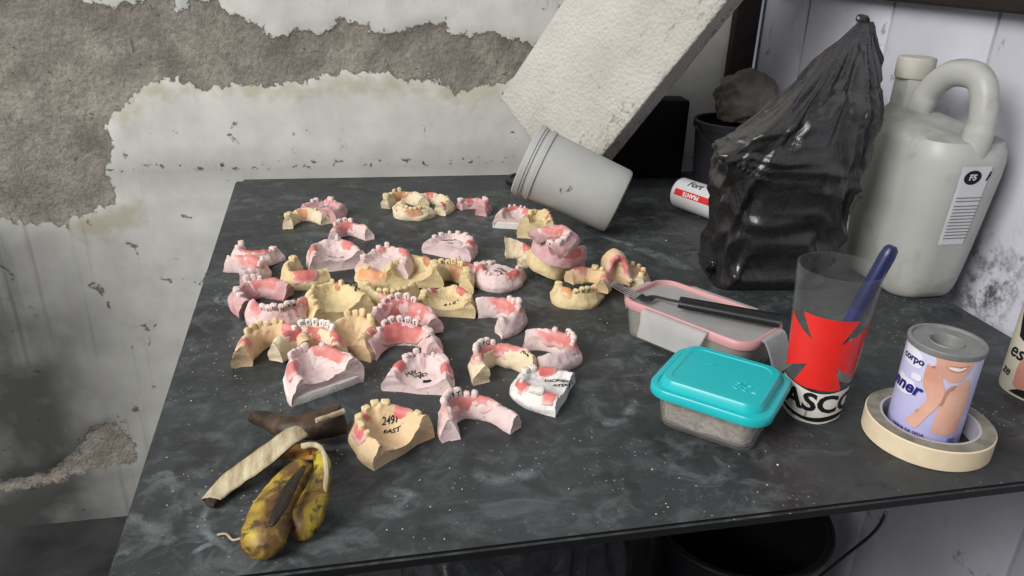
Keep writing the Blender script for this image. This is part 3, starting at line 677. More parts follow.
# ------------------------------------------------------------------ grey tub lying on its side
m = NT('grey_white_plastic'); n = m.noise(8, 5)
c = m.mix(m.ramp(n, (.35, 0), (.7, 1)), srgb(178, 178, 174), srgb(158, 158, 154))
c = m.mix(m.math('MULTIPLY', m.ramp(m.noise(24, 4, .6, None, 1.5), (.66, 0), (.70, 1)), .8), c, srgb(40, 38, 36))
m.bsdf(c, .5, .35, m.bump(m.noise(60), .15, .001)); tubm = m.m
ax = (CM @ Vector((84, -40, 3))).normalized(); L = .158
r0, r1 = .0545, .0515
prof = [(0, 0), (r1-.006, 0), (r1-.0015, .002), (r1, .007)]
for k in range(1, 9): prof.append((r1+(r0-r1)*k/9, .007+(L-.035)*k/9))
prof += [(r0, L-.028), (r0+.0022, L-.027), (r0+.0024, L-.020), (r0+.0003, L-.019), (r0+.0003, L-.014), (r0+.0022, L-.013), (r0+.0022, L-.003), (r0+.001, L), (r0-.003, L), (r0-.004, L-.002), (r0-.006, L-.006), (r1-.004, .012), (0, .008)]
up = Vector((0, 0, 1)); zc = (up - ax*ax.dot(up)).normalized(); base_ = P(605, 231, .0)
t = thing('plastic_tub', 'grey white round plastic tub lying tipped on its side', 'tub', base_ + zc*(r1+.0005))
bm = lathe(prof, 56, cap=False); bmesh.ops.remove_doubles(bm, verts=bm.verts, dist=1e-5)
rot = (-ax).to_track_quat('Z', 'Y').to_matrix().to_4x4(); bm.transform(rot)
link('tub_body', bm, tubm, t)
bm = lathe([(0, L+.001), (r0+.0008, L+.001), (r0+.0034, L-.001), (r0+.0036, L-.009), (r0+.0026, L-.010), (r0+.0024, L-.0005), (0, L-.0005)], 56, cap=False)
bm.transform(rot); link('rim_ring', bm, tubm, t)
# black lid flat under the tub mouth
bm = lathe([(0, 0), (.045, 0), (.048, .002), (.048, .007), (.046, .009), (.040, .009), (.038, .0065), (0, .0065)], 48, cap=False)
blackpl = plain('black_plastic', srgb(26, 26, 28), .4, .4)
o = link('black_disc', bm, blackpl); q = P(531, 183); o.location = (q.x, min(q.y, WY-.06), TZ); tag(o, 'flat round black plastic disc under the mouth of the grey tub', 'disc')

# ------------------------------------------------------------------ aerosol can
canw = plain('white_can_paint', srgb(206, 206, 208), .35, .5)
red = plain('red_print', srgb(204, 42, 40), .45, .4)
pa, pb = P(678, 207), P(728, 225)
ax = (pb-pa); ax.z = 0; ax.normalize(); CL = .15
t = thing('aerosol_can', 'white spray can with a red band lying by the black bag', 'spray can', pa + Vector((0, 0, .0265)))
rot = Matrix((ax, Vector((-ax.y, ax.x, 0)), Vector((0, 0, 1)))).transposed().to_4x4() @ Matrix.Rotation(PI/2, 4, 'Y')
r = .0262
bm = lathe([(0, .004), (r-.006, .003), (r-.0025, 0), (r-.001, .0008), (r, .003), (r, CL-.02), (r-.002, CL-.012), (r*.6, CL)], 48); bm.transform(rot); link('can_body', bm, canw, t)
bm = lathe([(r-.0022, -.0004), (r+.0004, .0008), (r+.0004, .0024), (r-.0022, .0026)], 48, cap=False); bm.transform(rot); link('bottom_seam', bm, steel, t)
bm = lathe([(0, CL-.002), (r*.62, CL-.002), (r*.62, CL+.022), (r*.5, CL+.026), (0, CL+.026)], 32); bm.transform(rot); link('cap', bm, blackpl, t)
def can_print(bmx, mat, name, a0, off):        # x along the can, y around it
    for v in bmx.verts:
        a = a0 - v.co.y/r; rr = r + off
        v.co = Vector((rr*math.cos(a), rr*math.sin(a), v.co.x))
    bmx.transform(rot); return link(name, bmx, mat, t, sharp=None)
# angle towards the viewer
inv = rot.inverted() @ Vector((-.45, -.78, .42)); av = math.atan2(inv.y, inv.x)
sgn = 1
b = poly_bm([(.010, -.0055), (.115, -.0055), (.115, .0055), (.010, .0055)]); slice_bm(b, .002, 1); can_print(b, red, 'red_band', av+.18, .0003)
whitep = plain('white_print', srgb(225, 225, 225), .5, .3)
b = text_bm('PRANTE', .0095, None, .0003); b.transform(Matrix.Rotation(PI, 4, 'Z')); slice_bm(b, .0015, 1); shift(b, .046, 0); can_print(b, whitep, 'band_lettering', av+.18, .0006)
b = text_bm('Fort', .017, None, .0004, .2); b.transform(Matrix.Rotation(R(0), 4, 'Z')); slice_bm(b, .0015, 1); shift(b, .042, 0); can_print(b, M['ink'], 'brand_lettering', av-.62, .0004)

# ------------------------------------------------------------------ clutter in the dark corner
dk = plain('dark_bucket_plastic', srgb(34, 34, 40), .45, .4)
t = thing('bucket', 'dark bucket in the shaded corner behind the black bag', 'bucket', (.690, 1.30, TZ))
bm = lathe([(0, 0), (.056, 0), (.059, .003), (.066, .115), (.070, .116), (.071, .128), (.068, .130), (.064, .128), (.056, .006), (0, .006)], 48, cap=False); link('bucket_body', bm, dk, t)
hp = [Vector((.074*math.cos(a), .074*math.sin(a)*.9 - .004, .122 - .045*math.sin(a-PI))) for a in [PI + PI*k/16 for k in range(17)]]
link('handle', tube(hp, .002, 8), blackpl, t)
def crumple(sx, sy, sz, seed, sub=5, amp=.22, freq=2.3):
    bm = bmesh.new(); bmesh.ops.create_icosphere(bm, subdivisions=sub, radius=1)
    for v in bm.verts:
        p = v.co.copy(); q = p*freq + Vector((seed, 0, 0))
        k = 1 + amp*(1-2*abs(noise.noise(q))) + amp*.6*(1-2*abs(noise.noise(q*2.3+Vector((9, 1, 4))))) + amp*.25*noise.noise(q*5)
        p *= k
        v.co = Vector((p.x*sx, p.y*sy, max(p.z, -.75)*sz))
    return bm
o = link('crumpled_sack', crumple(.052, .042, .048, 3, 5, .15, 1.5), plain('grey_brown_cloth', srgb(118, 113, 106), .7, .25, 0, .3, 30, .4), sharp=None)
o.location = (.722, 1.325, TZ+.160); tag(o, 'crumpled grey sack lying on the dark bucket', 'sack')
o = link('black_box', rbox(.19, .055, .15, .004), plain('matt_black_card', srgb(15, 15, 17), .7, .2)); o.location = (.545, 1.412, TZ+.0758); o.rotation_euler = (0, 0, R(-6))
tag(o, 'black box standing in the shade under the foam slab', 'box')

# ------------------------------------------------------------------ black bin bag
m = NT('black_bag_film'); 
wr = m.noise(1, 6, .62, m.co((26, 26, 9), rot=(0, R(34), 0)), 1.6); cr = m.noise(38, 5, .6, None, 2.0)
m.bsdf(m.mix(m.ramp(cr, (.35, 0), (.7, 1)), srgb(30, 28, 28), srgb(46, 43, 42)), m.ramp(cr, (.3, .22), (.7, .36)), .9, m.bump(wr, .35, .006, m.bump(cr, .16, .002)))
secs = [  # height, x left, x right, y near, y far, squareness
    (0.000, .262, .404, .912, 1.03, .25), (.010, .262, .408, .908, 1.032, .22), (.05, .263, .414, .912, 1.03, .22), (.10, .267, .436, .930, 1.035, .24), (.145, .270, .452, .945, 1.04, .28),
    (.165, .272, .459, .952, 1.04, .38), (.172, .280, .461, .954, 1.04, .42), (.190, .302, .463, .958, 1.038, .5), (.22, .331, .464, .967, 1.035, .6), (.25, .360, .463, .976, 1.03, .68), (.28, .388, .459, .985, 1.024, .75), (.300, .410, .454, .993, 1.018, .85), (.314, .422, .450, .998, 1.012, .9), (.321, .427, .446, 1.0, 1.01, .9)]
def lerp_sec(z):
    for a, b in zip(secs, secs[1:]):
        if a[0] <= z <= b[0]:
            t = (z-a[0])/(b[0]-a[0]); return [a[i]+(b[i]-a[i])*t for i in range(6)]
    return list(secs[-1])
apex = Vector((.436, 1.005, .321)); NZ, NA = 100, 170
rings = []
for i in range(NZ+1):
    z = .321*i/NZ; _, xl, xr, ya, yb, ex = lerp_sec(z); ring = []
    for j in range(NA):
        a = 2*PI*j/NA; ca, sa = math.cos(a), math.sin(a)
        x = (xl+xr)/2 + (xr-xl)/2*math.copysign(abs(ca)**ex, ca); y = (ya+yb)/2 + (yb-ya)/2*math.copysign(abs(sa)**ex, sa)
        p = Vector((x, y, z)); dirn = Vector((ca, sa, 0))
        dv = p - apex; ang = math.atan2(dv.x, -dv.z + .02) ; rad = dv.length
        crs = lambda v_, k_: max(0, 1-abs(noise.noise(v_))*k_*1.35)**1.3
        f1 = crs(Vector((ang*6.5+.3, a*.9, rad*1.8)), 3.0) - .6*crs(Vector((ang*6.5+7.3, a*.9, rad*1.8)), 3.0)   # folds fanning out from the knot
        f2 = crs(Vector((x*13+z*10, y*13, z*11-x*9+3)), 3.2) - .5*crs(Vector((x*15-z*6, y*13, z*13+11)), 3.2)
        f3 = 1-2*abs(noise.noise(Vector((x*44, y*44, z*40+z*20))))
        w_ = min(1, rad/.10) * min(1, z/.02+.25)
        sh = p - Vector((.266, .95, .170)); an2 = math.atan2(sh.z, sh.x+.01)
        f4 = crs(Vector((an2*3.6, 5.5, sh.length*2)), 3.0)*max(0, 1-sh.length/.26)
        f5 = noise.noise(Vector((x*9, y*9, z*7+2)))
        qn = p + dirn*w_*(.0085*f1 + .0085*f2 + .0010*f3 + .011*f4 + .005*f5 - .004)
        qn = O(qn.x, qn.y, qn.z); cc_ = Vector((0, 0, CZ)); qn = cc_ + (qn-cc_)*(1 - .11*(lambda q_: q_*q_*(3-2*q_))(min(1, p.z/.22))); ring.append(qn)
    rings.append(ring)
bm = loft(rings)
t = thing('bin_bag', 'tall crumpled black plastic bag in front of the white jug', 'bag', (.53, .86, TZ))
bm.transform(Matrix.Translation((-.53, -.86, -TZ))); link('bag_body', bm, m.m, t, sharp=None)
# twisted top of the bag
kn = bmesh.new()
tp = sum(rings[-1], Vector())/NA; rgt = Vector((math.cos(YAW), -math.sin(YAW), 0))
pts = smoothpts([tp-Vector((0, 0, .010)), tp, tp+Vector((0, 0, .004))-rgt*.005, tp+Vector((0, 0, .003))-rgt*.013], 6)
kn = tube(pts, [.0085, .0075]+[.0052]*(len(pts)-4)+[.0035, .002], 16, flat=.7); jitter(kn, .0015, 160); kn.transform(Matrix.Translation((-.53, -.86, -TZ)))
link('twisted_neck', kn, m.m, t, sharp=None)
# small torn flap at the bag foot by the lunch box
q = P(708, 276, .012)
fl = loft([[q+Vector((.004*math.sin(k*1.3+i), .003*math.cos(k*2+i)-.006, .024*k/6)) + Vector((.0012*(i-3), .001*math.sin(i*2), 0)) for i in range(7)] for k in range(7)], False, closed=False)
bmesh.ops.solidify(fl, geom=fl.faces[:], thickness=.0006); fl.transform(Matrix.Translation((-.53, -.86, -TZ)))
link('bag_tail', fl, m.m, t, sharp=None)

# ------------------------------------------------------------------ white jug
m = NT('milky_plastic'); n = m.noise(9, 4)
sz = m.n('ShaderNodeSeparateXYZ'); m.l(m.co(), sz.inputs[0])
c = m.mix(m.ramp(n, (.3, 0), (.7, 1)), srgb(200, 201, 196), srgb(184, 184, 178))
c = m.mix(m.math('MULTIPLY', m.ramp(m.noise(26, 4), (.58, 0), (.68, 1)), .35), c, srgb(140, 136, 120))
nrmz = m.n('ShaderNodeNewGeometry'); sn = m.n('ShaderNodeSeparateXYZ'); m.l(nrmz.outputs['Normal'], sn.inputs[0])
dust = m.math('MULTIPLY', m.ramp(sn.outputs[2], (.55, 0), (.95, .55)), m.ramp(m.noise(30, 4), (.4, .3), (.6, 1)))
c = m.mix(dust, c, srgb(122, 120, 114))
a_ = m.bsdf(c, .38, .4, m.bump(m.noise(20), .12, .002), 0, False)
tl = m.n('ShaderNodeBsdfTranslucent'); tl.inputs[0].default_value = (.7, .7, .66, 1)
mx = m.n('ShaderNodeMixShader'); mx.inputs[0].default_value = .22; m.l(a_, mx.inputs[1]); m.l(tl.outputs[0], mx.inputs[2]); m.l(mx.outputs[0], m.out.inputs[0]); milky = m.m
JC = Vector((.731, .853, TZ)); ju = wdir.copy()     # long side runs along the right wall
jrot = math.atan2(ju.y, ju.x)
t = thing('plastic_jug', 'large milky white jug with a loop handle by the right wall', 'jug', JC, (0, 0, jrot))
HX, HY = .084, .0555
rings = []
for z, k, rr in [(0, .80, .030), (.0015, .86, .034), (.006, .92, .036), (.014, .965, .038), (.03, .99, .040), (.06, 1, .040), (.13, 1, .040), (.168, 1, .040), (.185, .985, .040), (.198, .95, .040), (.208, .88, .038)]:
    k *= .86+.25*min(z, .2)/.2; rings.append(rrect(HX*k, HY*k, rr*k, z, 8))
for f, z in ((.2, .2135), (.45, .218), (.7, .223), (1.0, .229)):      # shoulder closing in on the neck
    src = rrect(HX*.88*1.11, HY*.88*1.11, .037, 0, 8); k2 = len(src)
    ring = []
    for i, p in enumerate(src):
        a = math.atan2(p.y, p.x); tgt = Vector((-.058 + .0215*math.cos(a), .0215*math.sin(a), 0))
        q = p.lerp(tgt, f); q.z = z; ring.append(q)
    rings.append(ring)
for rr, z in ((.0215, .248), (.0215, .263), (.019, .264), (.019, .272)):
    rings.append([Vector((-.058 + rr*math.cos(math.atan2(p.y, p.x)), rr*math.sin(math.atan2(p.y, p.x)), z)) for p in src])
bm = loft(rings); link('jug_body', bm, milky, t)
capm = plain('dusty_white_cap', srgb(190, 188, 176), .6, .3, 0, .2, 60, .2)
bm = bmesh.new(); seg = 60; prof = [(0.0230, .264), (.0236, .266), (.0236, .287), (.0222, .290), (.0, .2905)]
rings = [[Vector((-.058 + (r_*(1 + (.012 if (i % 2 and .265 < z < .289) else 0)))*math.cos(2*PI*i/seg), r_*math.sin(2*PI*i/seg), z)) for i in range(seg)] for r_, z in prof[:-1]]
link('jug_cap', loft(rings), capm, t, sharp=50)
hp = smoothpts([(-.034, 0, .226), (-.022, 0, .254), (.006, 0, .277), (.040, 0, .282), (.061, 0, .273), (.073, 0, .244), (.074, 0, .214), (.068, 0, .170)], 7)
link('jug_handle', tube(hp, [.018]*6+[.0165]*(len(hp)-16)+[.018]*4+[.018]*6, 18, flat=.85), milky, t, sharp=None)
# paper label on the near end, wrapped over the corner next to the wall
lab = plain('label_paper', srgb(214, 214, 216), .55, .3)
# girth table beginning at the near end of the room-facing side
rv = Matrix.Rotation(-jrot, 3, 'Z') @ Vector((-1, -.2, 0)); sidey = -1 if rv.y < 0 else 1
path = [Vector((HX-.040, sidey*HY, 0))] + [Vector((HX-.040+.040*math.sin(R(a)), sidey*(HY-.040+.040*math.cos(R(a))), 0)) for a in range(3, 91, 3)] + [Vector((HX, sidey*(HY-.040)*k, 0)) for k in (.8, .4, 0, -.4, -.8, -1)]
cum = [0]
for a, b in zip(path, path[1:]): cum.append(cum[-1]+(b-a).length)
def on_girth(s, z, off):
    s = max(0, min(cum[-1]-1e-6, s))
    for i in range(len(path)-1):
        if cum[i] <= s <= cum[i+1]:
            f = (s-cum[i])/max(1e-9, cum[i+1]-cum[i]); p = path[i].lerp(path[i+1], f); d_ = path[i+1]-path[i]
            n2_ = Vector((d_.y, -d_.x, 0)).normalized()
            if n2_.dot(Vector((p.x-(HX-.05), p.y, 0))) < 0: n2_ = -n2_
            f = .86+.25*min(z, .2)/.2; p = Vector((p.x*f, p.y*f, 0)) + n2_*off; p.z = z; return p
def girth_print(bmx, s0, z0, off, mat, name, rot=0):
    for v in bmx.verts: v.co = on_girth(s0 + v.co.x*(1), z0 + v.co.y, off)
    return link(name, bmx, mat, t, sharp=None)
S0 = .056
girth_print(poly_bm([(0, 0), (.062, 0), (.062, .102), (0, .102)], .003), S0, .082, .0006, lab, 'paper_label')
ell = [(.011*math.cos(2*PI*k/30), .009*math.sin(2*PI*k/30)) for k in range(30)]
girth_print(poly_bm(ell, .002), S0+.016, .170, .0009, M['ink'], 'label_emblem')
girth_print(text_bm('F5', .010, .0015, .0004), S0+.016, .170, .0013, lab, 'emblem_lettering')
girth_print(text_bm('FA', .016, .0015, .0004, .2), S0+.042, .171, .0010, M['ink'], 'label_brand')
girth_print(text_bm('F', .010, .0015, .0003), S0+.040, .154, .0010, M['ink'], 'label_heading')
bm = bmesh.new()
for k in range(13):
    zz = .080 + k*.0043 + (.0 if k < 11 else .002); ln = .050*(.72+.28*abs(math.sin(k*2.1)))
    tb_ = poly_bm([(.004, zz-.160), (.004+ln, zz-.160), (.004+ln, zz-.1588), (.004, zz-.1588)], .003)
    tm = bpy.data.meshes.new('t'); tb_.to_mesh(tm); bm.from_mesh(tm); tb_.free()
girth_print(bm, S0, .170, .0010, plain('grey_small_print', srgb(120, 120, 124), .6), 'small_print')
# ------------------------------------------------------------------ tumbler with the red cross
clear = sheer('clear_plastic', (.62, .62, .60, 1), .03, .10)
q = P(810, 409); t = thing('tumbler', 'clear tall tumbler printed with a red cross and black ASC letters', 'cup', q)
GH, ra, rb_ = .148, .0262, .0372
def rt(z): return ra + (rb_-ra)*max(0, min(1, z/GH))
prof = [(0, .002), (ra-.003, .002), (ra-.003, 0), (ra-.0005, 0)] + [(rt(GH*k/14), .0005+GH*k/14) for k in range(15)] + [(rb_+.0002, GH+.0016), (rb_-.0012, GH+.0016)] + [(rt(GH*k/14)-.0013, GH*k/14) for k in range(14, 0, -1)] + [(ra-.002, .006), (0, .006)]
bm = lathe(prof, 64, cap=False); bmesh.ops.remove_doubles(bm, verts=bm.verts, dist=1e-6); link('cup_wall', bm, clear, t)
av = math.atan2(-q.y, -q.x) + .06
crossred = plain('bright_red_print', srgb(232, 44, 38), .4, .45)
def patee(h, top, bot):
    pts = []
    a = .0125                                     # half width of the waist of each arm
    def arc(p, q_, c, n=10):
        out = []
        for k in range(1, n):
            f = k/n; m_ = Vector(p).lerp(Vector(q_), f); e = Vector(c); out.append(tuple(Vector(p)*(1-f)**2 + e*2*f*(1-f) + Vector(q_)*f*f))
        return out
    W = .0430
    cor = [(-.0260, top), (.0260, top), (a, a), (W, .0310), (W, -.0300), (a, -a), (.0230, bot), (-.0230, bot), (-a, -a), (-W, -.0300), (-W, .0310), (-a, a)]
    cor = [(Vector((x, y, 0))) for x, y in cor]
    n = len(cor)
    for i in range(n):
        p, q_ = cor[i], cor[(i+1) % n]; pts.append(tuple(p))
        if i in (1, 2, 4, 5, 7, 8, 10, 11):
            inner = q_ if i in (1, 4, 7, 10) else p
            cen = Vector((0, 0, 0)); c = p.lerp(q_, .5).lerp(Vector((inner.x*.9, inner.y*.9, 0)), .42); pts += arc(p, q_, c)
    return pts
cb = poly_bm(patee(0, .0365, -.0375), .0018)
for v in cb.verts: v.co.y += .0750
wrap(cb, rt, av, .0003); link('red_cross_print', cb, crossred, t, sharp=None)
band = plain('white_band_print', srgb(226, 222, 212), .5, .35)
# wavy white banner with black edging and letters
def banner(lo, hi, x0=-.046, x1=.046, n=40):
    top_ = [(x0+(x1-x0)*k/n, hi + .0020*math.sin(k/n*9)) for k in range(n+1)]; bot_ = [(x0+(x1-x0)*k/n, lo + .0022*math.sin(k/n*9+.6)) for k in range(n+1)]
    return top_ + bot_[::-1]
for nm, lo, hi, off, mt in (('black_edging', .0035, .0372, .0004, M['ink']), ('white_banner', .0085, .0360, .0006, band), ('black_stripe', .0040, .0062, .0006, M['ink']), ('white_foot_band', .0008, .0040, .0006, band)):
    b = poly_bm(banner(lo, hi), .0018); wrap(b, rt, av, off); link(nm, b, mt, t, sharp=None)
b = text_bm('VASCO', .0265, .0015, .0009); 
for v in b.verts: v.co.x *= 1.06
shift(b, .000, .0222); wrap(b, rt, av, .0010); link('banner_lettering', b, M['ink'], t, sharp=None)
# pen standing in the tumbler
navy = plain('navy_plastic', srgb(36, 48, 108), .35, .5)
pt_ = P(893, 246, .172); pb_ = q + Vector((-.010, -.004, .012))
# keep the pen on the bottom of the cup and on its rim
axp = (pt_-pb_).normalized(); Lp = (pt_-pb_).length
t = thing('pen', 'thick navy blue pen standing in the red cross tumbler', 'pen', pb_)
pr = .0062
rotp = axp.to_track_quat('Z', 'Y').to_matrix().to_4x4()
bm = lathe([(.001, 0), (.0022, .006), (pr*.9, .018), (pr, .022), (pr, Lp*.62), (pr*.97, Lp*.62)], 24); bm.transform(rotp); link('barrel', bm, navy, t)
bm = lathe([(pr*1.08, Lp*.62), (pr*1.12, Lp*.64), (pr*1.12, Lp-.010), (pr*1.0, Lp-.003), (pr*.6, Lp)], 24); bm.transform(rotp); link('pen_cap', bm, plain('dark_navy_plastic', srgb(30, 38, 80), .35, .5), t)
# pale clip standing against the back of the tumbler
clipm = sheer('cloudy_plastic', (.62, .61, .60, 1), .42, .4, .4)
qc = P(846, 388)
cb = loft([rrect(.0075*k, .0035*k, .0030*k, z, 5) for z, k in ((0, .7), (.0015, .95), (.005, 1), (.020, 1.05), (.040, 1), (.0455, .92), (.047, .6))])
o = link('plastic_clip', cb, clipm); o.location = (qc.x+.004, qc.y+.012, TZ+.0006); o.rotation_euler = (R(-5), R(6), R(-30)); tag(o, 'cloudy plastic clip standing just behind the tumbler', 'clip')

# ------------------------------------------------------------------ masking tape and the lavender can
tape_paper = plain('masking_tape', srgb(226, 208, 176), .7, .25, 0, .1, 90, .2)
tape_side = NT('dusty_tape_side'); n = tape_side.noise(60, 5)
tape_side.bsdf(tape_side.mix(tape_side.ramp(n, (.35, 0), (.65, 1)), srgb(112, 108, 98), srgb(146, 140, 126)), .85, .15, tape_side.bump(tape_side.vor(200), .2, .001))
tc = Vector((.508, .508, TZ)); t = thing('tape_roll', 'cream masking tape roll lying flat around the lavender can', 'tape', tc)
ro, ri, th_ = .0545, .0400, .0205
bm = lathe([(ri+.002, .0002), (ro-.001, 0), (ro, .001), (ro, th_-.001), (ro-.001, th_), (ri+.002, th_-.0003)], 72, cap=False)
bm2 = bm; link('tape_winding', bm, tape_paper, t, mats=[tape_paper, tape_side.m])
me = [c_ for c_ in t.children if c_.name.startswith('tape_winding')][0].data
for p in me.polygons:
    if abs(p.normal.z) > .8: p.material_index = 1
bm = lathe([(ri, 0), (ri+.0022, 0), (ri+.0022, th_), (ri, th_), (ri, 0)], 72, cap=False); link('cardboard_core', bm, plain('printed_core', srgb(176, 172, 176), .7, .2), t)

lav = NT('lavender_label')
tex = lav.n('ShaderNodeSeparateXYZ'); lav.l(lav.co(), tex.inputs[0])
lav.bsdf(lav.mix(lav.ramp(lav.math('DIVIDE', tex.outputs[2], .1), (.1, 0), (.85, 1)), srgb(186, 182, 226), srgb(204, 204, 232)), .4, .4)
qc = Vector((.512, .517, TZ)); t = thing('printed_can', 'lavender printed can standing inside the masking tape roll', 'can', qc)
kr, kh = .0312, .0965
bm = lathe([(kr-.002, 0), (kr-.0003, .0006), (kr, .002), (kr, kh-.005), (kr-.002, kh-.005)], 64, cap=False); link('can_body', bm, lav.m, t)
gtop = plain('dusty_grey_rim', srgb(128, 128, 126), .5, .4, 0, .2, 120, .2)
bm = lathe([(kr+.0007, kh-.006), (kr+.0012, kh-.004), (kr+.0012, kh-.001), (kr+.0004, kh), (kr-.0018, kh), (kr-.0026, kh-.0022), (.0150, kh-.0026), (.0142, kh-.0015), (.0134, kh-.0028), (.0130, kh-.070), (0, kh-.070)], 64, cap=False)
link('top_ring', bm, gtop, t)
rr_ = lambda z: kr
va = math.atan2(-qc.y, -qc.x)
def pr_can(bmx, mat, name, off, x=0, y=0):
    shift(bmx, x, y); wrap(bmx, rr_, va, off); return link(name, bmx, mat, t, sharp=None)
skin = NT('printed_skin'); nn_ = skin.noise(26, 3)
skin.bsdf(skin.mix(skin.ramp(nn_, (.35, 0), (.65, 1)), srgb(226, 178, 156), srgb(206, 150, 130)), .42, .4); skin = skin.m
skin2 = plain('printed_skin_deep', srgb(196, 138, 120), .42, .4, 0, .15, 30, .02)
def blob(pts, n=5):
    return [(p.x, p.y) for p in smoothpts([Vector((x, y, 0)) for x, y in pts+[pts[0]]], n)[:-1]]
# portrait: shoulder, chin with smile, hand and forearm
pr_can(poly_bm(blob([(.007, .018), (.018, .016), (.029, .020), (.033, .045), (.031, .066), (.024, .073), (.015, .064), (.008, .046)]), .002), skin, 'printed_shoulder', .0003)
pr_can(poly_bm(blob([(-.004, .088), (.002, .077), (.010, .070), (.019, .072), (.025, .082), (.026, .0925), (.010, .0925), (-.004, .0925)]), .002), skin, 'printed_chin', .0005)
pr_can(poly_bm(blob([(-.016, .022), (-.006, .018), (.001, .032), (.008, .048), (.009, .060), (.005, .070), (.003, .080), (-.001, .088), (-.0035, .084), (-.003, .074), (-.006, .080), (-.0095, .082), (-.010, .073), (-.009, .062), (-.003, .050), (-.008, .036)]), .002), skin, 'printed_hand', .0007)
pr_can(poly_bm(blob([(.008, .046), (.0098, .047), (.0118, .060), (.016, .0665), (.0145, .0675), (.0098, .062)]), .002), skin2, 'printed_arm_crease', .0009)
pr_can(poly_bm(blob([(.004, .0842), (.009, .0808), (.015, .0802), (.0205, .0835), (.0225, .0872), (.016, .0856), (.010, .0858)]), .002), skin2, 'printed_lips', .0009)
pr_can(poly_bm(blob([(.0055, .0840), (.010, .0820), (.015, .0816), (.0195, .0840), (.0205, .0858), (.015, .0846), (.010, .0850)]), .002), plain('printed_smile', srgb(240, 232, 226), .4), 'printed_smile', .0012)
wlab = plain('white_label_print', srgb(232, 230, 238), .45, .35)
dblue = plain('deep_blue_print', srgb(38, 40, 120), .45, .35)
pr_can(poly_bm(blob([(-.034, .074), (-.016, .074), (-.014, .080), (-.017, .088), (-.034, .092)]), .002), wlab, 'white_header', .0004)
pr_can(text_bm('corpo', .0095, .0015, .0003), dblue, 'header_lettering', .0010, -.0235, .081)
pr_can(poly_bm(blob([(-.034, .046), (-.024, .045), (-.015, .048), (-.013, .054), (-.016, .060), (-.024, .061), (-.034, .062)]), .002), wlab, 'white_name_patch', .0010)
pr_can(text_bm('nner', .0165, .0015, .0006, .25), dblue, 'name_lettering', .0014, -.0245, .054)
pr_can(poly_bm(blob([(-.020, .063), (-.012, .063), (-.011, .067), (-.014, .069), (-.020, .068)]), .002), wlab, 'small_white_tag', .0010)
pr_can(text_bm('LINHA DE SEDA', .0042, .0015, .0001), dblue, 'foot_lettering', .0006, -.012, .0125)
bm = bmesh.new()
for k in range(9):
    tb_ = poly_bm([(.023+k*.0009, .005), (.0234+k*.0009, .005), (.0234+k*.0009, .013), (.023+k*.0009, .013)]); tm = bpy.data.meshes.new('t'); tb_.to_mesh(tm); bm.from_mesh(tm); tb_.free()
pr_can(bm, dblue, 'bar_marks', .0006)

# can cut off by the right edge of the frame
qd = P(1000, 393); qc = Vector((qd.x+.0420, qd.y-.002, TZ)); t = thing('patterned_can', 'cream can with black script at the far right edge', 'can', qc)
k2r, k2h = .0345, .105
bm = lathe([(k2r-.002, 0), (k2r-.0003, .0006), (k2r, .002), (k2r, k2h-.005), (k2r-.002, k2h-.0055)], 64); link('can_body', bm, plain('cream_label', srgb(214, 204, 188), .5, .35, 0, .2, 50, .05), t)
bm = lathe([(k2r+.0007, k2h-.006), (k2r+.0012, k2h-.001), (k2r-.0018, k2h), (k2r-.0026, k2h-.003), (0, k2h-.003)], 64, cap=False); link('top_ring', bm, gtop, t)
rr_ = lambda z: k2r; va = math.atan2(-qc.y, -qc.x)
pr_can(text_bm('es', .022, .0015, .0004, .3), M['ink'], 'script_lettering', .0006, -.0295, .046)
pr_can(text_bm('ze', .014, .0015, .0003, .3), M['ink'], 'second_script_lettering', .0006, -.036, .022)
pr_can(poly_bm(blob([(-.032, .062), (-.018, .058), (.0, .060), (.01, .10), (-.036, .10)]), .002), M['ink'], 'black_print', .0004)
pr_can(poly_bm(blob([(-.022, .012), (-.010, .008), (.004, .014), (.006, .050), (-.012, .056), (-.022, .036)]), .002), skin2, 'printed_hand', .0005)
pr_can(poly_bm(blob([(-.024, .004), (.01, .003), (.012, .010), (-.012, .011)]), .002), M['ink'], 'black_foot_print', .0006)

# ------------------------------------------------------------------ teal lidded food tub
teal = plain('teal_plastic', srgb(30, 182, 186), .32, .5, 0, .05, 12, .05)
frost = sheer('frosted_box_plastic', (.66, .63, .58, 1), .16, .22)
e1 = (P(768, 430, .040)-P(650, 392, .040)); ang = math.atan2(e1.y, e1.x)
cc = (P(683, 346, .040)+P(787, 372, .040)+P(650, 392, .040)+P(768, 430, .040))/4
t = thing('food_box', 'teal lidded rectangular box of grey scraps, nearest the viewer', 'food container', (cc.x, cc.y, TZ), (0, 0, ang))
LX, LY = .0555, .0500
rings = [rrect(LX*k-.002, LY*k-.002, .018*k, z, 8) for z, k in ((0.0, .77), (.001, .805), (.004, .825), (.020, .865), (.038, .91), (.040, .93))]
inn = [rrect(LX*k-.0035, LY*k-.0035, .017*k, z, 8) for z, k in ((.040, .93), (.038, .91), (.020, .865), (.004, .825), (.0025, .77))]
link('box_body', loft(rings+inn), frost, t)
lidr = [rrect(LX*k+a_, LY*k+a_, rr_2, z, 10) for z, k, a_, rr_2 in ((.0345, .985, 0, .020), (.0340, 1, 0, .021), (.0360, 1.008, 0, .0215), (.0415, 1, 0, .021), (.0425, .985, 0, .020), (.0425, .90, 0, .018), (.0415, .885, 0, .017), (.0420, .865, 0, .016), (.0480, .835, 0, .015), (.0500, .81, 0, .014), (.0502, .70, 0, .012), (.0494, .685, 0, .011), (.0494, .2, 0, .004))]
link('box_lid', loft(lidr, True), teal, t)
bm = bmesh.new()
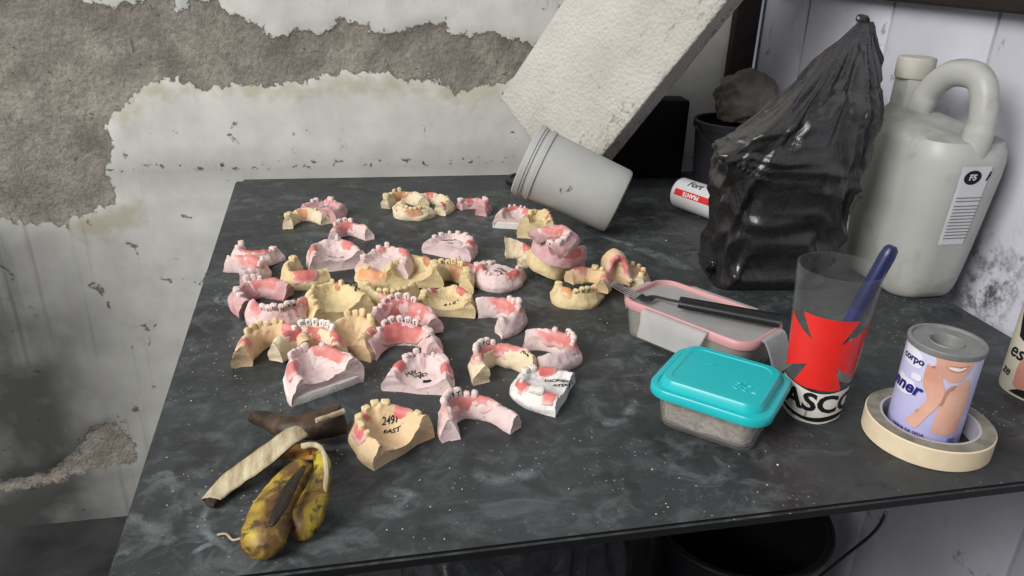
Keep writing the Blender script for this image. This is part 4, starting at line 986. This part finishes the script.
for k in range(5):           # raised leaf pattern pressed into the lid
    a = 2*PI*k/5+.3
    pts = [Vector((.022+.0045*math.cos(a)+.0036*math.cos(b_)*math.cos(a)-.0022*math.sin(b_)*math.sin(a), -.012+.0045*math.sin(a)+.0036*math.cos(b_)*math.sin(a)+.0022*math.sin(b_)*math.cos(a), .0496)) for b_ in [2*PI*j/14 for j in range(15)]]
    bm = tube(pts, .0006, 6, bm)
for x, y, dx, dy in ((-.020, .008, .006, .002), (-.014, .012, .004, .004), (.032, -.018, .004, 0), (.014, -.018, .004, .001)):
    bm = tube([Vector((x, y, .0496)), Vector((x+dx*.5, y+dy*.5, .0499)), Vector((x+dx, y+dy, .0496))], .0006, 6, bm)
link('lid_relief', bm, teal, t)
fill = NT('grey_food_scraps'); n = fill.noise(70, 6, .7, None, 1.5)
fill.bsdf(fill.mix(fill.ramp(n, (.35, 0), (.65, 1)), srgb(132, 116, 98), srgb(214, 206, 196)), .6, .35, fill.bump(n, .8, .006))
bm = loft([rrect(LX*k-.0045, LY*k-.0045, .015*k, z, 8) for z, k in ((.0035, .76), (.005, .80), (.020, .845), (.033, .86))])
bmesh.ops.subdivide_edges(bm, edges=[e for e in bm.edges if e.calc_length() > .008], cuts=4, use_grid_fill=True); jitter(bm, .0022, 120, .004)
o = link('food_scraps', bm, fill.m); o.location = (cc.x, cc.y, TZ); o.rotation_euler = (0, 0, ang); tag(o, 'grey crumpled scraps inside the teal lidded box', 'scraps', kind='stuff')

# ------------------------------------------------------------------ pink edged clip box with a fork on it
pinkpl = plain('dusty_pink_plastic', srgb(206, 152, 152), .42, .4)
cloud = sheer('cloudy_lid_plastic', (.56, .56, .55, 1), .48, .35)
glassy = sheer('box_glass', (.55, .54, .48, 1), .35, .15)
H_ = .045
pL, pTL, pTR, pBR = P(632, 298, H_), P(655, 277, H_), P(776, 316, H_), P(757, 350, H_)
cc = (pL+pTL+pTR+pBR)/4; e1 = ((pTR-pTL)+(pBR-pL)).normalized(); ang = math.atan2(e1.y, e1.x)
e2 = Vector((-e1.y, e1.x, 0))
QX = ((pTR-pTL).length+(pBR-pL).length)/4 + .004; QY = (abs((pTL-pL).dot(e2))+abs((pTR-pBR).dot(e2)))/4 + .004
cc += e2*0 
t = thing('clip_box', 'shallow clear food box with pink rim and clip flaps under the fork', 'food container', (cc.x, cc.y, TZ), (0, 0, ang))
rings = [rrect(QX*k, QY*k, .020*k, z, 8) for z, k in ((0, .86), (.001, .885), (.005, .905), (.036, .955))]
inn = [rrect(QX*k-.002, QY*k-.002, .019*k, z, 8) for z, k in ((.036, .955), (.006, .905), (.003, .88))]
link('box_body', loft(rings+inn), glassy, t)
link('lid_panel', loft([rrect(QX*.965, QY*.945, .018, z, 8) for z in (.0385, .0405)]), cloud, t)
# pink seal ring
n_r = 11
def ringpts(kx, ky, r_, z): return rrect(QX*kx, QY*ky, r_, z, 8)
prof = [(1.0, 1.0, .022, .0355), (1.012, 1.015, .0225, .039), (1.0, 1.0, .022, .0438), (.985, .975, .021, .0450), (.955, .925, .019, .0450), (.945, .905, .018, .0430), (.945, .905, .018, .0380), (.97, .95, .02, .0355)]
bm = loft([ringpts(*p) for p in prof] + [ringpts(*prof[0])], False); bmesh.ops.remove_doubles(bm, verts=bm.verts, dist=1e-6); link('pink_rim', bm, pinkpl, t)
def flap(w_, cx, cy, rz, drop_, swing):
    pts = []
    sec = [(0, .0445), (.006, .0440), (.0095, .040), (.0105+swing*.3, .030), (.0105+swing, .045-drop_)]
    rings = []
    for o_, z in sec:
        k = 1 if z > .035 else .94
        rings.append([Vector((-w_/2*k, o_, z)), Vector((-w_/2*k, o_-.0018, z-.0008)), Vector((w_/2*k, o_-.0018, z-.0008)), Vector((w_/2*k, o_, z))])
    b = loft(rings); bmesh.ops.bevel(b, geom=b.edges[:], offset=.0006, segments=2, affect='EDGES')
    b.transform(Matrix.Translation((cx, cy, 0)) @ Matrix.Rotation(rz, 4, 'Z')); return b
for w_, cx, cy, rz, dr, sw in ((.080, -.004, -QY*.99, PI, .030, .006), (.085, 0, QY*.99, 0, .03, .002), (.042, QX*.99, 0, -PI/2, .034, .012), (.042, -QX*.985, 0, PI/2, .024, -.004)):
    link('clip_flap', flap(w_, cx, cy, rz, dr, sw), clipm, t)
# fork
fz = TZ + .0475
def onp(x, y, dz): return P(x, y, dz)
tines_c, shoulder, neck, hs, he = onp(612, 284, .056), onp(641, 297, .0485), onp(655, 297, .0470), onp(684, 303, .0505), onp(775, 320, .0500)
t = thing('fork', 'steel fork with a black handle lying across the pink rimmed box', 'fork', neck); og = Matrix.Translation(-neck)
dirf = (shoulder-tines_c).normalized(); sd = dirf.cross(Vector((0, 0, 1))).normalized()
for k in range(4):
    o_ = sd*(k-1.5)*.0044
    pts = smoothpts([tines_c+o_*1.05+Vector((0, 0, .002)), tines_c.lerp(shoulder, .5)+o_+Vector((0, 0, -.001)), shoulder+o_*.95], 5)
    b = tube(pts, [.0005]+[.0010]*(len(pts)-2)+[.0012], 8, flat=.8); b.transform(og); link('tine', b, steel, t)
pts = smoothpts([shoulder-dirf*.002, shoulder+dirf*.006, neck, neck.lerp(hs, .5), hs], 5); nn = len(pts)
b = tube(pts, [.0082 - .0055*min(1, (i/(nn*.55)))**1.2 for i in range(nn)], 12, flat=.22); b.transform(og); link('fork_neck', b, steel, t)
pts = smoothpts([hs-(he-hs).normalized()*.004, hs, hs.lerp(he, .5), he, he+(he-hs).normalized()*.004], 5); nn = len(pts)
b = tube(pts, [.0070]+[.0090+.0026*i/nn for i in range(1, nn-2)]+[.0100, .0070], 16, flat=.62); b.transform(og); link('fork_handle', b, blackpl, t)

# ------------------------------------------------------------------ banana peel
def skinmat(name, base, dark, amt, sc=1.0, tip=False):
    m = NT(name); a1 = m.noise(28*sc, 5, .6, m.co((1, 1, 1)), .8); a2 = m.noise(120, 4)
    c = m.mix(m.ramp(a1, (amt-.1, 0), (amt+.1, 1)), base, dark)
    if tip:                       # ripe yellow only towards the blossom end
        sy = m.n('ShaderNodeSeparateXYZ'); m.l(m.co(), sy.inputs[0])
        c = m.mix(m.ramp(m.math('ADD', sy.outputs[1], m.math('MULTIPLY', a1, .08)), (-.045+.04, 0), (.04, .85)), c, srgb(104, 76, 44))
    c = m.mix(m.ramp(a2, (.54, 0), (.64, .8)), c, srgb(48, 34, 22))
    m.bsdf(c, .5, .35, m.bump(a2, .3, .001, m.bump(a1, .2, .002))); return m.m
yel = skinmat('ripe_banana_skin', srgb(186, 158, 56), srgb(104, 76, 42), .48, tip=True)
yel2 = skinmat('yellow_banana_skin', srgb(196, 178, 48), srgb(112, 86, 44), .52, tip=True)
brn = skinmat('brown_banana_skin', srgb(86, 66, 46), srgb(38, 28, 22), .46)
m = NT('pale_banana_pith'); fb_ = m.noise(1, 4, .6, m.co((120, 30, 60), rot=(0, 0, R(40))))
m.bsdf(m.mix(m.ramp(fb_, (.35, 0), (.68, 1)), srgb(196, 184, 154), srgb(138, 120, 90)), .7, .2, m.bump(fb_, .5, .0015)); pith = m.m
oran = skinmat('orange_pith', srgb(206, 140, 52), srgb(120, 78, 36), .58)
bq = P(285, 450); BP = thing('banana_peel', 'blackened yellow banana peel on the near left of the table', 'banana peel', bq); og = Matrix.Translation(-bq)
def strip(name, pts, widths, curl, mats, convex=1, thick=.0022, twist=None, n=9, sub=6):
    pts = smoothpts(pts, sub); K = len(pts)
    tops, bots = [], []
    fr = frames(pts)
    for i, (p, (tn, s_, u_)) in enumerate(zip(pts, fr)):
        f = i/(K-1)*(len(widths)-1); a = min(int(f), len(widths)-2); w_ = widths[a]+(widths[a+1]-widths[a])*(f-a)
        f = i/(K-1)*(len(curl)-1); a = min(int(f), len(curl)-2); cu = max(.05, curl[a]+(curl[a+1]-curl[a])*(f-a))
        if twist:
            f = i/(K-1)*(len(twist)-1); a = min(int(f), len(twist)-2); tw = R(twist[a]+(twist[a+1]-twist[a])*(f-a))
            s_, u_ = s_*math.cos(tw)+u_*math.sin(tw), u_*math.cos(tw)-s_*math.sin(tw)
        rad = w_/cu; tr, br = [], []
        for j in range(n):
            a = -cu/2 + cu*j/(n-1)
            x = rad*math.sin(a); y = convex*(rad*math.cos(a) - rad*math.cos(cu/2))
            wob = .0012*noise.noise(Vector((i*.35, j*.8, widths[0]*999)))
            q_ = p + s_*x + u_*(y+wob); tr.append(q_)
            nrm_ = (s_*math.sin(a)*convex + u_*math.cos(a)).normalized(); br.append(q_ - nrm_*thick)
        tops.append(tr); bots.append(br)
    bm = bmesh.new(); VT = [[bm.verts.new(p) for p in r_] for r_ in tops]; VB = [[bm.verts.new(p) for p in r_] for r_ in bots]
    for i in range(K-1):
        for j in range(n-1):
            bm.faces.new((VT[i][j], VT[i][j+1], VT[i+1][j+1], VT[i+1][j])).material_index = 0
            bm.faces.new((VB[i][j], VB[i+1][j], VB[i+1][j+1], VB[i][j+1])).material_index = 1
        for j, in ((0,), (n-1,)):
            f_ = bm.faces.new((VT[i][j], VT[i+1][j], VB[i+1][j], VB[i][j])); f_.material_index = 1
    for i in (0, K-1):
        for j in range(n-1): bm.faces.new((VT[i][j], VB[i][j], VB[i][j+1], VT[i][j+1])).material_index = 1
    bm.transform(og); return link(name, bm, None, BP, sharp=None, mats=mats)
# dark stalk end
pts = smoothpts([P(252, 416, .012), P(266, 420, .013), P(290, 427, .016), P(318, 425, .017), P(343, 418, .019)], 6)
b = tube(pts, [.0052, .0062, .006]+[.0072+.0085*min(1, i/18) for i in range(len(pts)-3)], 16, flat=.85); jitter(b, .0014, 110); b.transform(og); o = link('stalk_end', b, brn, BP, sharp=None); o['label'] = 'blackened stalk end of the peel'
# pith seam on the stalk end
b = tube(smoothpts([P(316, 421, .033), P(330, 416, .034), P(344, 411, .034)], 5), .0022, 8); jitter(b, .0008, 200); b.transform(og); link('pith_seam', b, pith, BP)
# orange inner fold
strip('inner_fold', [P(268, 446, .012), P(290, 452, .016), P(318, 452, .018)], [.016, .026, .022], [1.6, 1.4, 1.4], [oran, pith])
# two skin lobes coming down towards the viewer
strip('skin_lobe', [P(306, 462, .024), P(290, 480, .019), P(275, 505, .017), P(266, 529, .015), P(262, 548, .009), P(262, 559, .002)], [.018, .034, .043, .044, .036, .012], [1.5, 1.9, 2.1, 2.1, 1.9, 1.2], [yel, pith])
strip('skin_lobe', [P(318, 452, .030), P(322, 470, .026), P(315, 495, .020), P(306, 516, .016), P(299, 530, .010), P(296, 538, .003)], [.010, .018, .027, .031, .026, .010], [1.2, 1.6, 1.8, 1.9, 1.6, 1.2], [yel2, pith], twist=[-30, -30, -15, 0, 0, 0])
strip('dark_seam', [P(304, 466, .031), P(291, 486, .034), P(280, 508, .033), P(270, 526, .0285)], [.004, .010, .010, .004], [.6, .8, .8, .6], [brn, brn], thick=.0012)
# curled rim of the right lobe
b = tube(smoothpts([P(302, 446, .032), P(318, 446, .036), P(326, 462, .035), P(326, 485, .026), P(322, 505, .016)], 6), .0022, 8); jitter(b, .0008, 160); b.transform(og); link('peel_edge', b, pith, BP)
# pale strip turned inside out
o = strip('inside_out_strip', [P(302, 431, .036), P(290, 436, .036), P(270, 452, .026), P(245, 470, .012), P(224, 486, .005), P(211, 500, .0035)], [.020, .024, .026, .026, .024, .018], [1.3, 1.0, .8, .8, .9, 1.0], [pith, brn]); o['label'] = 'pale inside-out strip of the peel'
b = tube(smoothpts([P(208, 501, .003), P(212, 503, .004), P(217, 504, .004)], 4), [.002]+[.0034]*7+[.002], 8); b.transform(og); link('dark_tip', b, brn, BP)
b = tube(smoothpts([P(217, 535, .001), P(226, 534, .0015), P(233, 540, .002), P(243, 538, .006), P(252, 540, .010)], 6), .0009, 6); b.transform(og); link('loose_fibre', b, pith, BP)
b = tube(smoothpts([P(318, 447, .012), P(328, 452, .004), P(336, 451, .002)], 6), .0011, 6); b.transform(og); link('loose_fibre', b, brn, BP)

# ------------------------------------------------------------------ crumbs of plaster
bm = bmesh.new(); rnd = random.Random(3)
for k in range(240):
    px, py = rnd.uniform(330, 800), rnd.uniform(205, 540)
    if rnd.random() < .35: px = rnd.uniform(150, 330)
    if px < 237 - (py-179)*.325 + 14 or py > 560 - (px-280)*.114: continue
    p = P(px, py); s_ = rnd.uniform(.0002, .0007)*(1.8 if rnd.random() < .08 else 1)
    r_ = bmesh.ops.create_icosphere(bm, subdivisions=1, radius=s_)
    for v in r_['verts']: v.co = Vector((v.co.x*rnd.uniform(.7, 1.5), v.co.y*rnd.uniform(.7, 1.3), v.co.z*.8)) + p + Vector((0, 0, s_*.6))
o = link('plaster_crumbs', bm, M['ivory'], sharp=None); tag(o, 'tiny white plaster crumbs scattered over the slate table', 'crumbs', kind='stuff')

# ------------------------------------------------------------------ things under the table
m = NT('black_leathery_cloth'); n = m.noise(16, 5, .6, None, 1.4)
m.bsdf(m.mix(m.ramp(n, (.35, 0), (.7, 1)), srgb(30, 31, 34), srgb(52, 54, 58)), .48, .4, m.bump(n, .6, .01))
for nm, loc, sz_, sd_, lab_ in (('cloth_heap', (.205, .84), (.145, .19, .33), 11, 'crumpled black cloth heap under the middle of the table'), ('cloth_heap', (-.12, .85), (.085, .17, .26), 23, 'lower black cloth heap under the left of the table')):
    o = link(nm, crumple(*sz_, sd_, 6, .11, 1.9), m.m, sharp=None); o.location = (loc[0], loc[1], sz_[2]*.75); tag(o, lab_, 'cloth', 'black cloth heaps under the table')
t = thing('basin', 'black round basin under the table beside the white board wall', 'basin', (.57, .87, 0))
bm = lathe([(0, 0), (.115, 0), (.12, .005), (.132, .335), (.140, .337), (.142, .350), (.138, .354), (.129, .350), (.114, .008), (0, .008)], 56, cap=False); link('basin_body', bm, dk, t)
bm = tube([Vector((.138*math.cos(a), .138*math.sin(a), .350)) for a in [2*PI*k/56 for k in range(57)]], .005, 8); link('rolled_rim', bm, blackpl, t)
b = tube(smoothpts([P(886, 513, -.018), P(880, 525, -.06), P(868, 538, -.12), P(845, 556, -.20), P(815, 580, -.30)], 8), .0018, 8)
o = link('cable', b, blackpl); tag(o, 'thin black cable hanging under the right of the table', 'cable')

# ------------------------------------------------------------------ light
def area(name, loc, target, sx, sy, power, col):
    l_ = bpy.data.lights.new(name, 'AREA'); l_.shape = 'RECTANGLE'; l_.size = sx; l_.size_y = sy; l_.energy = power; l_.color = col
    o = bpy.data.objects.new(name, l_); C.objects.link(o); o.location = loc
    o.rotation_euler = (Vector(target)-Vector(loc)).to_track_quat('-Z', 'Y').to_euler(); return o
rz_ = Matrix.Rotation(-YAW, 3, 'Z')
area('window_daylight', rz_ @ Vector((-2.3, -1.35, 2.95)), rz_ @ Vector((.05, 1.05, .78)), 2.2, 1.9, 190, (1.0, .985, .96))
w = bpy.data.worlds.new('world'); bpy.context.scene.world = w; w.use_nodes = True
w.node_tree.nodes['Background'].inputs[0].default_value = (.80, .87, 1.0, 1); w.node_tree.nodes['Background'].inputs[1].default_value = .20
vs = bpy.context.scene.view_settings
vs.view_transform = 'Standard'; vs.look = 'None'; vs.gamma = 1; vs.exposure = 0.0; vs.use_curve_mapping = False
